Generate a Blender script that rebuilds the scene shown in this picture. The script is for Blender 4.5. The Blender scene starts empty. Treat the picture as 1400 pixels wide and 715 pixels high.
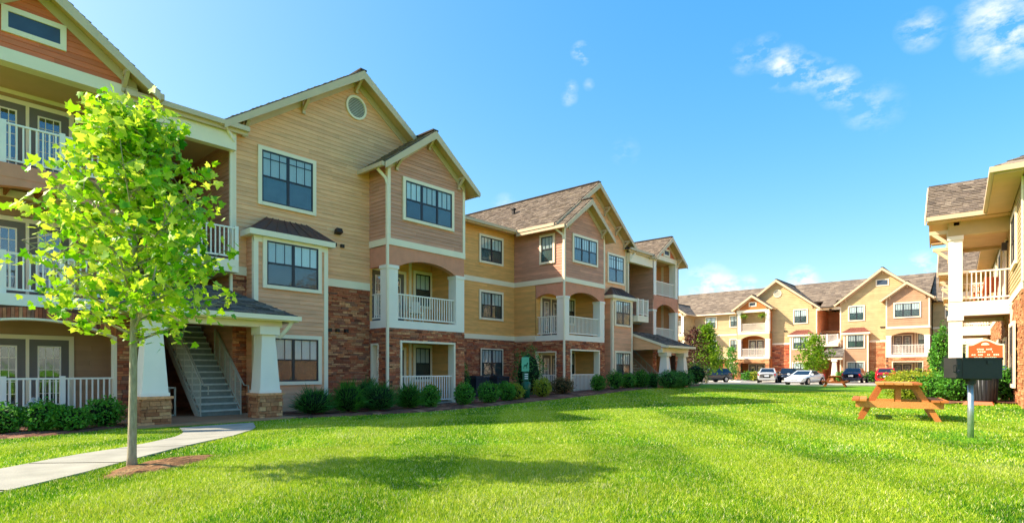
import bpy, math, random
import numpy as np
from math import radians, sin, cos, pi, sqrt, atan2
from mathutils import Vector, Matrix
random.seed(7); RN = np.random.default_rng(7)
S = bpy.context.scene
COL = S.collection

# ------------------------------------------------------------------ camera
YAW = radians(41.5)
CF = (cos(YAW), sin(YAW)); CR = (sin(YAW), -cos(YAW))
cam = bpy.data.objects.new('camera', bpy.data.cameras.new('camera'))
COL.objects.link(cam)
cam.location = (0, 0, 1.1)
cam.rotation_euler = (radians(90), 0, YAW - radians(90))
cam.data.sensor_width = 36; cam.data.lens = 36 * 790 / 1400.0
cam.data.shift_y = (506 - 357.5) / 1400.0
cam.data.clip_start = 0.05; cam.data.clip_end = 6000
S.camera = cam

# ------------------------------------------------------------------ light
SUN_AZ = (-0.625, 0.78)            # towards the sun, seen from above
SUN_EL = radians(38.5)
sd = bpy.data.lights.new('sun', 'SUN'); sd.energy = 2.45; sd.angle = radians(0.6); sd.color = (1.0, 0.91, 0.72)
sun = bpy.data.objects.new('sun', sd); COL.objects.link(sun)
sv = Vector((SUN_AZ[0] * cos(SUN_EL), SUN_AZ[1] * cos(SUN_EL), sin(SUN_EL)))
sun.rotation_euler = sv.to_track_quat('Z', 'Y').to_euler(); sun.location = (-20, 30, 40)

W = bpy.data.worlds.new('World'); S.world = W; W.use_nodes = True
nt = W.node_tree; nt.nodes.clear()
def nn(t, **k):
    n = nt.nodes.new(t)
    for a, b in k.items(): setattr(n, a, b)
    return n
L = lambda a, b: nt.links.new(a, b)
sky = nn('ShaderNodeTexSky', sky_type='NISHITA', sun_disc=False, sun_elevation=SUN_EL,
         sun_rotation=atan2(SUN_AZ[0], SUN_AZ[1]), air_density=1.0, dust_density=1.8, ozone_density=1.5)
hs = nn('ShaderNodeHueSaturation'); hs.inputs['Saturation'].default_value = 2.1; hs.inputs['Hue'].default_value = 0.498; hs.inputs['Value'].default_value = 0.98
gm = nn('ShaderNodeGamma'); gm.inputs[1].default_value = .56; L(sky.outputs[0], gm.inputs[0]); L(gm.outputs[0], hs.inputs['Color'])
tc = nn('ShaderNodeTexCoord')
n1 = nn('ShaderNodeTexNoise'); n1.inputs['Scale'].default_value = 26; n1.inputs['Detail'].default_value = 8; n1.inputs['Roughness'].default_value = .62
mpn = nn('ShaderNodeMapping'); mpn.inputs['Scale'].default_value = (1, 1, 1.9); L(tc.outputs['Generated'], mpn.inputs[0]); L(mpn.outputs[0], n1.inputs['Vector'])
def dir_of(px, py):
    r = (px - 700) / 790.0
    v = Vector((CF[0] + r * CR[0], CF[1] + r * CR[1], (506 - py) / 790.0)); return v.normalized()
# clouds: direction (azimuth/height as seen from the lawn), angular radius, opacity
CL = [(968, 402, .050, 1.0), (995, 398, .035, .9), (945, 408, .04, .9), (1022, 392, .022, .8), (1040, 398, .02, .7),
      (1098, 385, .026, 1.2), (1112, 392, .018, .9), (1260, 372, .030, .95), (1243, 378, .022, .8), (1275, 378, .03, .8),
      (794, 72, .013, .5), (797, 80, .009, .4), (781, 120, .010, .3), (778, 134, .012, .3), (805, 116, .008, .2), (1020, 80, .02, .25), (1048, 74, .022, .3), (1072, 92, .026, .6), (1100, 101, .022, .55),
      (1146, 120, .024, .6), (1160, 132, .018, .4), (1190, 148, .03, .25), (1125, 106, .02, .5), (1360, 22, .035, .55), (1385, 48, .035, .65), (1368, 60, .03, .5), (1262, 43, .022, .4), (1245, 40, .016, .3), (1345, 50, .025, .4),
      (1200, 148, .03, .15), (855, 208, .02, .12), (690, 284, .02, .3), (1360, 360, .07, .4), (880, 415, .06, .6)]
acc = None
for px, py, r, s in CL:
    d = nn('ShaderNodeVectorMath', operation='DISTANCE'); d.inputs[1].default_value = dir_of(px, py)
    L(tc.outputs['Generated'], d.inputs[0])
    m = nn('ShaderNodeMapRange'); m.clamp = True
    m.inputs[1].default_value = 0; m.inputs[2].default_value = r * (1.05 if py > 300 else 1.3); m.inputs[3].default_value = s; m.inputs[4].default_value = 0
    L(d.outputs['Value'], m.inputs[0])
    if acc is None: acc = m.outputs[0]
    else:
        a = nn('ShaderNodeMath', operation='MAXIMUM'); L(acc, a.inputs[0]); L(m.outputs[0], a.inputs[1]); acc = a.outputs[0]
ns = nn('ShaderNodeMapRange'); ns.inputs[1].default_value = .40; ns.inputs[2].default_value = .66; ns.inputs[3].default_value = -.2; ns.inputs[4].default_value = 1.5
L(n1.outputs[0], ns.inputs[0])
mu = nn('ShaderNodeMath', operation='MULTIPLY'); L(acc, mu.inputs[0]); L(ns.outputs[0], mu.inputs[1]); mu.use_clamp = True
mx = nn('ShaderNodeMix', data_type='RGBA'); L(mu.outputs[0], mx.inputs[0]); L(hs.outputs[0], mx.inputs[6]); mx.inputs[7].default_value = (2.3, 2.3, 2.35, 1)
bg = nn('ShaderNodeBackground'); bg.inputs[1].default_value = 0.15; L(mx.outputs[2], bg.inputs[0])
wo = nn('ShaderNodeOutputWorld'); L(bg.outputs[0], wo.inputs[0])
S.view_settings.view_transform = 'Standard'; S.view_settings.look = 'None'
S.view_settings.exposure = 1.97; S.view_settings.gamma = 1

# ------------------------------------------------------------------ materials
def srgb(r, g, b):
    f = lambda c: (c / 255 / 12.92) if c / 255 <= .04045 else ((c / 255 + .055) / 1.055) ** 2.4
    return (f(r), f(g), f(b), 1)
MATS = {}
def mat(name, cols, rough=.75, nscale=6, namt=.12, bump=0, bscale=40, spec=.25, metal=0, transl=0, stretch=None):
    m = bpy.data.materials.new(name); m.use_nodes = True; t = m.node_tree; N = t.nodes; N.clear()
    out = N.new('ShaderNodeOutputMaterial'); p = N.new('ShaderNodeBsdfPrincipled')
    at = N.new('ShaderNodeAttribute'); at.attribute_name = 'tint'
    rp = N.new('ShaderNodeValToRGB')
    if len(cols) == 1: cols = [cols[0], cols[0]]
    while len(rp.color_ramp.elements) < len(cols): rp.color_ramp.elements.new(.5)
    for i, c in enumerate(cols):
        rp.color_ramp.elements[i].position = i / (len(cols) - 1); rp.color_ramp.elements[i].color = srgb(*c) if max(c) > 1.01 else (*c[:3], 1)
    t.links.new(at.outputs['Fac'], rp.inputs[0])
    tcn = N.new('ShaderNodeTexCoord'); no = N.new('ShaderNodeTexNoise'); no.inputs['Scale'].default_value = nscale; no.inputs['Detail'].default_value = 5
    src = tcn.outputs['Object']
    if stretch:
        mp = N.new('ShaderNodeMapping'); mp.inputs['Scale'].default_value = stretch; t.links.new(src, mp.inputs[0]); src = mp.outputs[0]
    t.links.new(src, no.inputs['Vector'])
    mr = N.new('ShaderNodeMapRange'); mr.inputs[1].default_value = .3; mr.inputs[2].default_value = .7; mr.inputs[3].default_value = 1 - namt; mr.inputs[4].default_value = 1 + namt
    t.links.new(no.outputs[0], mr.inputs[0])
    vm = N.new('ShaderNodeVectorMath'); vm.operation = 'SCALE'; t.links.new(rp.outputs[0], vm.inputs[0]); t.links.new(mr.outputs[0], vm.inputs['Scale'])
    t.links.new(vm.outputs[0], p.inputs['Base Color'])
    p.inputs['Roughness'].default_value = rough; p.inputs['Specular IOR Level'].default_value = spec; p.inputs['Metallic'].default_value = metal
    if bump:
        bn = N.new('ShaderNodeTexNoise'); bn.inputs['Scale'].default_value = bscale; bn.inputs['Detail'].default_value = 6; t.links.new(src, bn.inputs['Vector'])
        bu = N.new('ShaderNodeBump'); bu.inputs['Strength'].default_value = bump; bu.inputs['Distance'].default_value = .02
        t.links.new(bn.outputs[0], bu.inputs['Height']); t.links.new(bu.outputs[0], p.inputs['Normal'])
    if transl:
        tr = N.new('ShaderNodeBsdfTranslucent'); t.links.new(vm.outputs[0], tr.inputs[0])
        mi = N.new('ShaderNodeMixShader'); mi.inputs[0].default_value = transl
        t.links.new(p.outputs[0], mi.inputs[1]); t.links.new(tr.outputs[0], mi.inputs[2]); t.links.new(mi.outputs[0], out.inputs[0])
    else: t.links.new(p.outputs[0], out.inputs[0])
    MATS[name] = m; return m
def glassmat(name, tintc, refl, rough=.02):
    m = bpy.data.materials.new(name); m.use_nodes = True; t = m.node_tree; N = t.nodes; N.clear()
    out = N.new('ShaderNodeOutputMaterial'); tr = N.new('ShaderNodeBsdfTransparent'); tr.inputs[0].default_value = (*tintc, 1)
    g = N.new('ShaderNodeBsdfGlossy'); g.inputs['Roughness'].default_value = rough
    fr = N.new('ShaderNodeLayerWeight'); fr.inputs[0].default_value = .5
    pw = N.new('ShaderNodeMath'); pw.operation = 'POWER'; pw.inputs[1].default_value = 4; t.links.new(fr.outputs['Facing'], pw.inputs[0])
    a = N.new('ShaderNodeMath'); a.operation = 'ADD'; a.inputs[1].default_value = refl; a.use_clamp = True; t.links.new(pw.outputs[0], a.inputs[0])
    tn_ = N.new('ShaderNodeTexNoise'); tn_.inputs['Scale'].default_value = 1.7; bu = N.new('ShaderNodeBump'); bu.inputs['Strength'].default_value = .12; bu.inputs['Distance'].default_value = .05; t.links.new(tn_.outputs[0], bu.inputs['Height']); t.links.new(bu.outputs[0], g.inputs['Normal'])
    mi = N.new('ShaderNodeMixShader'); t.links.new(a.outputs[0], mi.inputs[0]); t.links.new(tr.outputs[0], mi.inputs[1]); t.links.new(g.outputs[0], mi.inputs[2])
    t.links.new(mi.outputs[0], out.inputs[0]); MATS[name] = m; return m
def tones(c, a=.06):
    return [tuple(x * (1 - a) for x in c), tuple(min(255, x * (1 + a)) for x in c)]
mat('siding tan', tones((248, 182, 134), .04), .65, 1.6, .10, .1, 90, stretch=(1, 1, 6))
mat('siding gold', tones((240, 176, 104), .04), .65, 1.6, .10, .1, 90, stretch=(1, 1, 6))
mat('siding rose', tones((212, 150, 122), .05), .65, 1.6, .10, .1, 90, stretch=(1, 1, 6))
mat('siding salmon', tones((222, 118, 80), .05), .65, 3, .06, .1, 90, stretch=(1, 1, 6))
mat('siding beige', tones((236, 170, 130), .04), .65, 1.6, .10, .1, 90, stretch=(1, 1, 6))
mat('siding cream', tones((200, 170, 128), .03), .65, 1.6, .10, .1, 90)
mat('siding straw', tones((198, 168, 122), .03), .65, 1.6, .10, .1, 90)
mat('siding peach', tones((186, 144, 112), .03), .65, 1.6, .10, .1, 90)
mat('siding pumpkin', tones((200, 118, 60), .03), .65, 1.6, .10, .1, 90)
mat('stucco', [(224, 148, 118)], .9, 5, .06, .35, 160)
mat('stucco peach', [(204, 162, 118)], .9, 5, .06, .35, 160)
mat('trim', [(252, 230, 200)], .5, 2, .03)
mat('trim white', [(252, 236, 220)], .5, 2, .03)
mat('fascia', [(218, 188, 154)], .55, 2, .05)
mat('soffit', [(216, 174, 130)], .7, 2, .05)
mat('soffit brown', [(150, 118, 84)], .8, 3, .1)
mat('joist', [(150, 92, 48)], .8, 8, .2)
mat('stone', [(116, 66, 50), (194, 104, 70), (156, 98, 78), (228, 160, 112), (170, 78, 52), (212, 130, 86), (136, 92, 76)], .85, 14, .22, .5, 45)
mat('stone light', [(150, 92, 60), (196, 136, 92), (176, 120, 84), (222, 170, 120), (166, 96, 62), (206, 150, 104)], .85, 14, .2, .5, 45)
mat('mortar', [(104, 70, 54)], .95, 20, .2)
mat('shingle grey', [(92, 86, 80), (126, 118, 108), (74, 70, 68), (140, 130, 120)], .9, 20, .2, .5, 120)
mat('shingle brown', [(118, 102, 88), (142, 124, 106), (106, 92, 80), (158, 140, 120)], .9, 20, .2, .5, 120)
mat('roof felt', [(70, 60, 54)], .95, 10, .2)
mat('metal roof', [(86, 58, 50)], .4, 3, .1, spec=.5)
mat('metal roof red', [(126, 70, 56)], .45, 3, .1, spec=.5)
mat('sash', [(44, 44, 50)], .4, 3, .1, spec=.4)
mat('blind', [(240, 240, 232)], .8, 3, .04)
mat('screen', [(58, 74, 72)], .6, 1.3, .35)
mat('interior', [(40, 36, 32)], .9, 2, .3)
glassmat('glass', (.93, .97, .98), .06)
glassmat('glass clear', (.8, .85, .85), .14)
mat('door taupe', [(118, 108, 104)], .5, 3, .05)
mat('rail metal', [(184, 176, 156)], .45, 6, .1, spec=.5)
mat('mesh panel', [(200, 194, 172)], .6, 40, .15)
mat('tread', [(196, 196, 184)], .7, 10, .12)
mat('riser', [(130, 132, 122)], .7, 10, .12)
mat('concrete', [(164, 158, 144)], .85, 2.2, .16, .25, 60)
mat('concrete tan', [(176, 132, 100)], .85, 2, .12, .25, 60)
mat('mulch', [(84, 52, 42), (136, 88, 66), (110, 70, 56), (164, 116, 88)], .95, 30, .35, .8, 60)
mat('mulch straw', [(92, 62, 40), (150, 108, 70), (120, 82, 54), (176, 136, 92)], .95, 30, .35, .8, 60)
mat('bark', [(150, 138, 114), (178, 166, 138)], .9, 18, .25, .6, 60, stretch=(3, 3, .6))
mat('maple leaf', [(50, 124, 12), (128, 192, 18), (176, 212, 28), (236, 240, 80), (90, 160, 18)], .45, 3, .15, spec=.35, transl=.5)
mat('leaf bright', [(70, 120, 18), (120, 160, 26), (160, 184, 40)], .5, 3, .2, spec=.3, transl=.4)
mat('leaf green', [(40, 100, 26), (72, 140, 38), (108, 168, 50), (54, 120, 32)], .5, 3, .2, spec=.3, transl=.25)
mat('leaf dark', [(40, 96, 34), (70, 134, 50), (104, 162, 66)], .55, 3, .2, spec=.3, transl=.2)
mat('leaf lime', [(110, 140, 30), (160, 176, 44), (190, 188, 60), (80, 126, 30)], .5, 3, .2, spec=.3, transl=.35)
mat('leaf bronze', [(98, 72, 48), (130, 104, 62), (92, 96, 44)], .6, 3, .2, transl=.2)
mat('leaf maroon', [(60, 28, 24), (92, 44, 34), (50, 50, 26)], .6, 3, .2, transl=.2)
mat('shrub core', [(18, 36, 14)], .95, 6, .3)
mat('grass blade', [(42, 98, 14), (96, 150, 20), (156, 186, 26), (208, 214, 70), (116, 158, 22), (238, 228, 164)], .55, .9, .12, spec=.2, transl=.4)
mat('asphalt', [(176, 168, 156)], .9, 1.0, .10, .3, 80)
mat('kerb', [(214, 208, 194)], .85, 3, .08)
mat('cedar', [(196, 112, 50), (226, 150, 82), (172, 90, 40), (210, 130, 66)], .7, 7, .3, .2, 40, stretch=(1, 8, 8))
mat('cedar dark', [(150, 84, 40), (126, 66, 34)], .6, 5, .14)
mat('grill black', [(46, 44, 44)], .55, 5, .15, .15, 90, spec=.4)
mat('galvanised', [(176, 186, 186)], .35, 12, .14, metal=.7, spec=.5)
mat('sign orange', [(186, 92, 44)], .6, 4, .1)
mat('sign cream', [(248, 236, 200)], .6, 4, .05)
mat('green enamel', [(16, 84, 56)], .4, 4, .1, spec=.4)
mat('sign green', [(110, 186, 150)], .5, 4, .1)
mat('bin black', [(36, 36, 38)], .45, 6, .3, .2, 50, spec=.5)
mat('lamp dark', [(56, 46, 40)], .5, 5, .1)
mat('hvac', [(52, 62, 74)], .5, 8, .2)
mat('louvre', [(196, 186, 164)], .6, 4, .1)
mat('attic glass', [(40, 60, 84)], .45, 3, .2, spec=.8)
mat('plastic film', [(206, 220, 226)], .3, 12, .25, transl=.4)
mat('tyre', [(24, 24, 25)], .8, 8, .1)
mat('rim', [(170, 172, 176)], .3, 8, .1, metal=.8)
mat('car glass', [(26, 34, 42)], .06, 2, .2, spec=.9)
mat('tail lamp', [(190, 24, 28)], .2, 4, .1, spec=.7)
mat('head lamp', [(206, 212, 216)], .12, 4, .1, spec=.8)
mat('plate', [(226, 228, 230)], .5, 4, .05)
for n_, c_ in (('silver', (186, 186, 184)), ('white', (226, 234, 238)), ('navy', (30, 38, 66)), ('red', (206, 14, 26)), ('black', (26, 27, 30)), ('charcoal', (52, 50, 54))):
    mm = mat('paint ' + n_, [c_], .22, 2, .03, spec=.6)
    mm.node_tree.nodes['Principled BSDF'].inputs['Coat Weight'].default_value = .6

# ------------------------------------------------------------------ mesh tools
class MB:
    def __init__(s): s.v = []; s.f = []; s.m = []; s.t = []
    def face(s, pts, m=0, t=.5):
        b = len(s.v); s.v += [tuple(p) for p in pts]; s.f.append(tuple(range(b, b + len(pts)))); s.m.append(m); s.t.append(t)
    def hexa(s, p, m=0, t=.5):      # p: 4 bottom, 4 top
        b = len(s.v); s.v += [tuple(q) for q in p]
        for f in ((0, 3, 2, 1), (4, 5, 6, 7), (0, 1, 5, 4), (1, 2, 6, 5), (2, 3, 7, 6), (3, 0, 4, 7)):
            s.f.append(tuple(b + i for i in f)); s.m.append(m); s.t.append(t)
        return s
    def box(s, x0, x1, y0, y1, z0, z1, m=0, t=.5):
        s.hexa([(x0, y0, z0), (x1, y0, z0), (x1, y1, z0), (x0, y1, z0), (x0, y0, z1), (x1, y0, z1), (x1, y1, z1), (x0, y1, z1)], m, t); return s
    def taper(s, cx, cy, z0, z1, w0, w1, m=0, t=.5):
        a, b = w0 / 2, w1 / 2
        s.hexa([(cx - a, cy - a, z0), (cx + a, cy - a, z0), (cx + a, cy + a, z0), (cx - a, cy + a, z0), (cx - b, cy - b, z1), (cx + b, cy - b, z1), (cx + b, cy + b, z1), (cx - b, cy + b, z1)], m, t); return s
    def ext(s, pts, d, m=0, t=.5):  # prism: polygon pts (3d) + offset d
        n = len(pts); b = len(s.v); d = Vector(d)
        s.v += [tuple(p) for p in pts] + [tuple(Vector(p) + d) for p in pts]
        s.f.append(tuple(range(b, b + n))); s.m.append(m); s.t.append(t)
        s.f.append(tuple(range(b + 2 * n - 1, b + n - 1, -1))); s.m.append(m); s.t.append(t)
        for i in range(n):
            j = (i + 1) % n
            s.f.append((b + i, b + n + i, b + n + j, b + j)); s.m.append(m); s.t.append(t)
        return s
    def bar(s, a, b, w, h, m=0, t=.5, up=(0, 0, 1)):
        a = Vector(a); b = Vector(b); d = (b - a).normalized(); u = Vector(up)
        if abs(d.dot(u)) > .98: u = Vector((0, 1, 0))
        x = d.cross(u).normalized() * w / 2; y = x.cross(d).normalized() * h / 2
        s.hexa([a - x - y, a + x - y, a + x + y, a - x + y, b - x - y, b + x - y, b + x + y, b - x + y], m, t); return s
    def tube(s, pts, rad, n=8, m=0, t=.5, cap=True):
        rings = []; P_ = [Vector(p) for p in pts]
        for i, p in enumerate(P_):
            d = (P_[min(i + 1, len(P_) - 1)] - P_[max(i - 1, 0)]).normalized()
            u = Vector((0, 0, 1)) if abs(d.z) < .9 else Vector((1, 0, 0))
            x = d.cross(u).normalized(); y = d.cross(x).normalized(); r = rad[i] if hasattr(rad, '__len__') else rad
            b = len(s.v); rings.append(b)
            s.v += [tuple(p + r * (cos(2 * pi * k / n) * x + sin(2 * pi * k / n) * y)) for k in range(n)]
        for a, b in zip(rings, rings[1:]):
            for k in range(n):
                s.f.append((a + k, a + (k + 1) % n, b + (k + 1) % n, b + k)); s.m.append(m); s.t.append(t)
        if cap:
            s.f.append(tuple(rings[0] + k for k in range(n))[::-1]); s.m.append(m); s.t.append(t)
            s.f.append(tuple(rings[-1] + k for k in range(n))); s.m.append(m); s.t.append(t)
        return s
    def mesh(s, name, mats, smooth=False):
        me = bpy.data.meshes.new(name); me.from_pydata(s.v, [], s.f)
        for k in (mats if isinstance(mats, (list, tuple)) else [mats]): me.materials.append(MATS[k])
        me.polygons.foreach_set('material_index', s.m)
        a = me.attributes.new('tint', 'FLOAT', 'FACE'); a.data.foreach_set('value', s.t)
        if smooth: me.polygons.foreach_set('use_smooth', [True] * len(s.f))
        me.update(); return me
def part(name, mb, mats, parent=None, loc=(0, 0, 0), rz=0, kind=None, label=None, smooth=False):
    me = mb.mesh(name, mats, smooth) if isinstance(mb, MB) else mb
    o = bpy.data.objects.new(name, me); COL.objects.link(o); o.parent = parent; o.location = loc; o.rotation_euler = (0, 0, rz)
    if kind: o['kind'] = kind
    if label: o['label'] = label
    return o
def thing(name, label, cat, loc=(0, 0, 0), rz=0, group=None):
    o = bpy.data.objects.new(name, None); COL.objects.link(o); o.location = loc; o.rotation_euler = (0, 0, rz)
    o.empty_display_size = .2; o['label'] = label; o['category'] = cat
    if group: o['group'] = group
    return o
def tag(o, label, cat, group=None):
    o['label'] = label; o['category'] = cat
    if group: o['group'] = group
    return o
def copy_tree(o, parent=None):
    kids = list(o.children); c = o.copy(); COL.objects.link(c); c.parent = parent
    for k in kids: copy_tree(k, c)
    return c
CACHE = {}
def cached(key, fn):
    if key not in CACHE: CACHE[key] = fn()
    return CACHE[key]

def clip(poly, nx, ny, c):          # keep nx*x+ny*y <= c
    out = []; n = len(poly)
    for i in range(n):
        a = poly[i]; b = poly[(i + 1) % n]; da = nx * a[0] + ny * a[1] - c; db = nx * b[0] + ny * b[1] - c
        if da <= 0: out.append(a)
        if (da < 0 < db) or (db < 0 < da):
            k = da / (da - db); out.append((a[0] + (b[0] - a[0]) * k, a[1] + (b[1] - a[1]) * k))
    return out
def parea(p): return sum(p[i][0] * p[(i + 1) % len(p)][1] - p[(i + 1) % len(p)][0] * p[i][1] for i in range(len(p))) / 2
def clad(mb, poly, fr, row, leng, gap, dep, tilt=False, m=0, rnd=random, pieces=None):
    O, U, V, N = [Vector(a) for a in fr]
    if parea(poly) < 0: poly = poly[::-1]
    E_ = []
    for i in range(len(poly)):
        a, b = poly[i], poly[(i + 1) % len(poly)]; nx, ny = b[1] - a[1], a[0] - b[0]; E_.append((nx, ny, nx * a[0] + ny * a[1]))
    u0 = min(p[0] for p in poly); u1 = max(p[0] for p in poly); v = min(p[1] for p in poly); v1 = max(p[1] for p in poly)
    while v < v1:
        h = row(); ul = u0 - rnd.random() * leng()
        while ul < u1:
            l = leng(); q = [(ul + gap / 2, v + gap / 2), (ul + l - gap / 2, v + gap / 2), (ul + l - gap / 2, v + h - gap / 2), (ul + gap / 2, v + h - gap / 2)]
            ul += l
            if q[1][0] < u0: continue
            for e in E_:
                q = clip(q, *e)
                if len(q) < 3: break
            if len(q) < 3 or parea(q) < 2e-4: continue
            d = dep(); tt = rnd.random()
            base = [O + U * a + V * b for a, b in q]
            top = [p + N * ((d * (1 - (b - v) / h) + .004) if tilt else d) for p, (a, b) in zip(base, q)]
            tgt = mb
            if pieces is not None: tgt = MB(); pieces.append(tgt)
            tgt.face(top, m, tt)
            n = len(q)
            for i in range(n):
                j = (i + 1) % n; tgt.face([base[i], base[j], top[j], top[i]], m, tt)
        v += h
def frame(pl, c):
    if pl == 'f': return ((0, c, 0), (1, 0, 0), (0, 0, 1), (0, -1, 0))
    if pl == 'b': return ((0, c, 0), (1, 0, 0), (0, 0, 1), (0, 1, 0))
    if pl == 'l': return ((c, 0, 0), (0, 1, 0), (0, 0, 1), (-1, 0, 0))
    if pl == 'r': return ((c, 0, 0), (0, 1, 0), (0, 0, 1), (1, 0, 0))
def rect(a, b, c, d): return [(a, c), (b, c), (b, d), (a, d)]
def backing(polys, pl, c, t=.15, m=0, mb=None):
    O, U, V, N = [Vector(a) for a in frame(pl, c)]; mb = mb or MB()
    for p in polys: mb.ext([O + U * a + V * b for a, b in p], -N * t, m)
    return mb
def siding(R, polys, pl, c, mt, lod=0, t=.15, name='siding_wall'):
    w = part(name, backing(polys, pl, c, t), mt, R)
    mb = MB(); ex = .135 if lod == 0 else .2
    for p in polys: clad(mb, p, frame(pl, c), lambda: ex, lambda: 3.66, .002 if lod == 0 else 0, lambda: .016 if lod == 0 else .02, True)
    part('siding', mb, mt, w, kind='stuff'); return w
def stone(R, polys, pl, c, mt='stone', lod=0, t=.2, name='stone_wall'):
    w = part(name, backing(polys, pl, c, t), 'mortar', R)
    mb = MB(); r = random
    for p in polys:
        if lod == 0: clad(mb, p, frame(pl, c), lambda: r.choice((.05, .06, .075, .09)), lambda: r.uniform(.14, .42), .008, lambda: r.uniform(.02, .055))
        else: clad(mb, p, frame(pl, c), lambda: r.choice((.12, .15)), lambda: r.uniform(.3, .7), .012, lambda: r.uniform(.02, .05))
    part('stone', mb, mt, w, kind='stuff'); return w
def trim(R, boxes, mt='trim', name='trim_board'):
    for b in boxes: part(name, MB().box(*b), mt, R)

# ------------------------------------------------------------------ windows and doors (made facing -y, origin at lower left)
def window_mesh(w, h, cols, tr, style, t):
    tm = MB(); d = .055
    tm.box(0, t, -d, 0, 0, h).box(w - t, w, -d, 0, 0, h).box(t, w - t, -d + .002, 0, h - t, h).box(t, w - t, -d - .012, 0, 0, t * .9)
    iw = (w - 2 * t) / cols; z0, z1 = t * .9, h - t; zm = z0 + (z1 - z0) * .5; fw = .045
    sash = MB(); f0, f1 = -.045, -.012
    sash.box(0, fw, f0, f1, z0, z1).box(iw - fw, iw, f0, f1, z0, z1).box(fw, iw - fw, f0, f1, z1 - fw, z1).box(fw, iw - fw, f0, f1, z0, z0 + fw).box(fw, iw - fw, f0 - .006, f1, zm - .025, zm + .025)
    mw = .014
    for k in (1, 2): sash.box(iw * k / 3 - mw / 2, iw * k / 3 + mw / 2, -.036, -.018, zm, z1)
    if style == 'transom': sash.box(fw, iw - fw, -.038, -.018, z1 - (z1 - zm) * .3 - .012, z1 - (z1 - zm) * .3 + .012)
    up = MB().box(fw, iw - fw, -.030, -.026, zm + .025, z1 - fw); lo = MB().box(fw, iw - fw, -.030, -.026, z0 + fw, zm - .025)
    bl = MB()
    n = max(3, int((iw - 2 * fw) / .05))
    for k in range(n):
        a = fw + (iw - 2 * fw) * k / n; b = fw + (iw - 2 * fw) * (k + 1) / n
        bl.hexa([(a, -.010, zm), (b, -.004, zm), (b, -.001, zm), (a, -.007, zm), (a, -.010, z1 - fw), (b, -.004, z1 - fw), (b, -.001, z1 - fw), (a, -.007, z1 - fw)])
    sc = MB().box(fw, iw - fw, -.022, -.0175, z0 + fw, zm - .025)
    return (tm.mesh('window', 'trim'), sash.mesh('sash', 'sash'), up.mesh('pane', 'glass'), lo.mesh('pane', 'glass'), bl.mesh('blind', 'blind'), sc.mesh('screen', 'screen'), iw)
def window(R, x, y, z, w, h, cols=2, style='', face='f', t=.12, name='window'):
    A = cached(('w', round(w, 2), round(h, 2), cols, style, t), lambda: window_mesh(w, h, cols, .0, style, t))
    rz = 0 if face == 'f' else -pi / 2
    o = part(name, A[0], None, R, (x, y, z), rz)
    for k in range(cols):
        l = (t + A[6] * k, 0, 0)
        part('sash', A[1], None, o, l); part('pane', A[2], None, o, l); part('pane', A[3], None, o, l)
        part('blind', A[4], None, o, l); part('screen', A[5], None, o, l)
    return o
def door_mesh(w, h, n):
    tm = MB(); t = .11; tm.box(0, t, -.04, 0, 0, h).box(w - t, w, -.04, 0, 0, h).box(t, w - t, -.045, 0, h - t, h)
    iw = (w - 2 * t - .07 * (n - 1)) / n
    for k in range(1, n): tm.box(t + iw * k + .07 * (k - 1), t + iw * k + .07 * k, -.042, 0, 0, h - t)
    s = .17; lf = MB(); H = h - t
    lf.box(0, s, -.025, 0, 0, H).box(iw - s, iw, -.025, 0, 0, H).box(s, iw - s, -.025, 0, H - s, H).box(s, iw - s, -.025, 0, 0, .3)
    g = MB(); a, b, c, d = s, iw - s, .3, H - s; fw = .035
    g.box(a, a + fw, -.04, -.008, c, d).box(b - fw, b, -.04, -.008, c, d).box(a + fw, b - fw, -.04, -.008, c, c + fw).box(a + fw, b - fw, -.04, -.008, d - fw, d)
    for k in (1, 2): g.box(a + (b - a) * k / 3 - .008, a + (b - a) * k / 3 + .008, -.034, -.012, c, d)
    for k in range(1, 5): g.box(a, b, -.033, -.013, c + (d - c) * k / 5 - .008, c + (d - c) * k / 5 + .008)
    pn = MB().box(a, b, -.024, -.02, c, d); bk = MB().box(a, b, -.008, -.003, c, d)  # dark panel behind the pane, its colour stands for the unlit room
    return tm.mesh('patio_door', 'trim'), lf.mesh('door_leaf', 'door taupe'), g.mesh('grille', 'trim white'), pn.mesh('pane', 'glass clear'), bk.mesh('dark_backing', 'interior'), t, iw
def door(R, x, y, z, w=1.85, h=2.1, n=2, face='f'):
    A = cached(('d', round(w, 2), round(h, 2), n), lambda: door_mesh(w, h, n))
    o = part('patio_door', A[0], None, R, (x, y, z), 0 if face == 'f' else -pi / 2)
    for k in range(n):
        l = (A[5] + (A[6] + .07) * k, 0, 0)
        for q, nm in ((1, 'door_leaf'), (2, 'grille'), (3, 'pane'), (4, 'dark_backing')): part(nm, A[q], None, o, l)
    return o
def railing(R, x, y, z, ln, face='f', h=.9, lod=0, mt='trim white', post=0, sp=.118):
    rz = 0 if face == 'f' else -pi / 2
    mb = MB().box(0, ln, -.03, .03, h - .045, h).box(0, ln, -.02, .02, .08, .125)
    n = max(2, int(ln / sp)); bal = lambda: MB().box(-.016, .016, -.016, .016, .125, h - .045)
    if lod: 
        for k in range(1, n): xx = ln * k / n; mb.box(xx - .017, xx + .017, -.016, .016, .125, h - .045)
    o = part('railing', mb, mt, R, (x, y, z), rz)
    if not lod:
        me = cached(('bal', h, mt), lambda: bal().mesh('baluster', mt))
        for k in range(1, n): part('baluster', me, None, o, (ln * k / n, 0, 0))
    for k in range(1, post + 1): xx = ln * k / (post + 1); part('post', MB().box(xx - .055, xx + .055, -.055, .055, 0, h + .04), mt, o)
    return o
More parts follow.
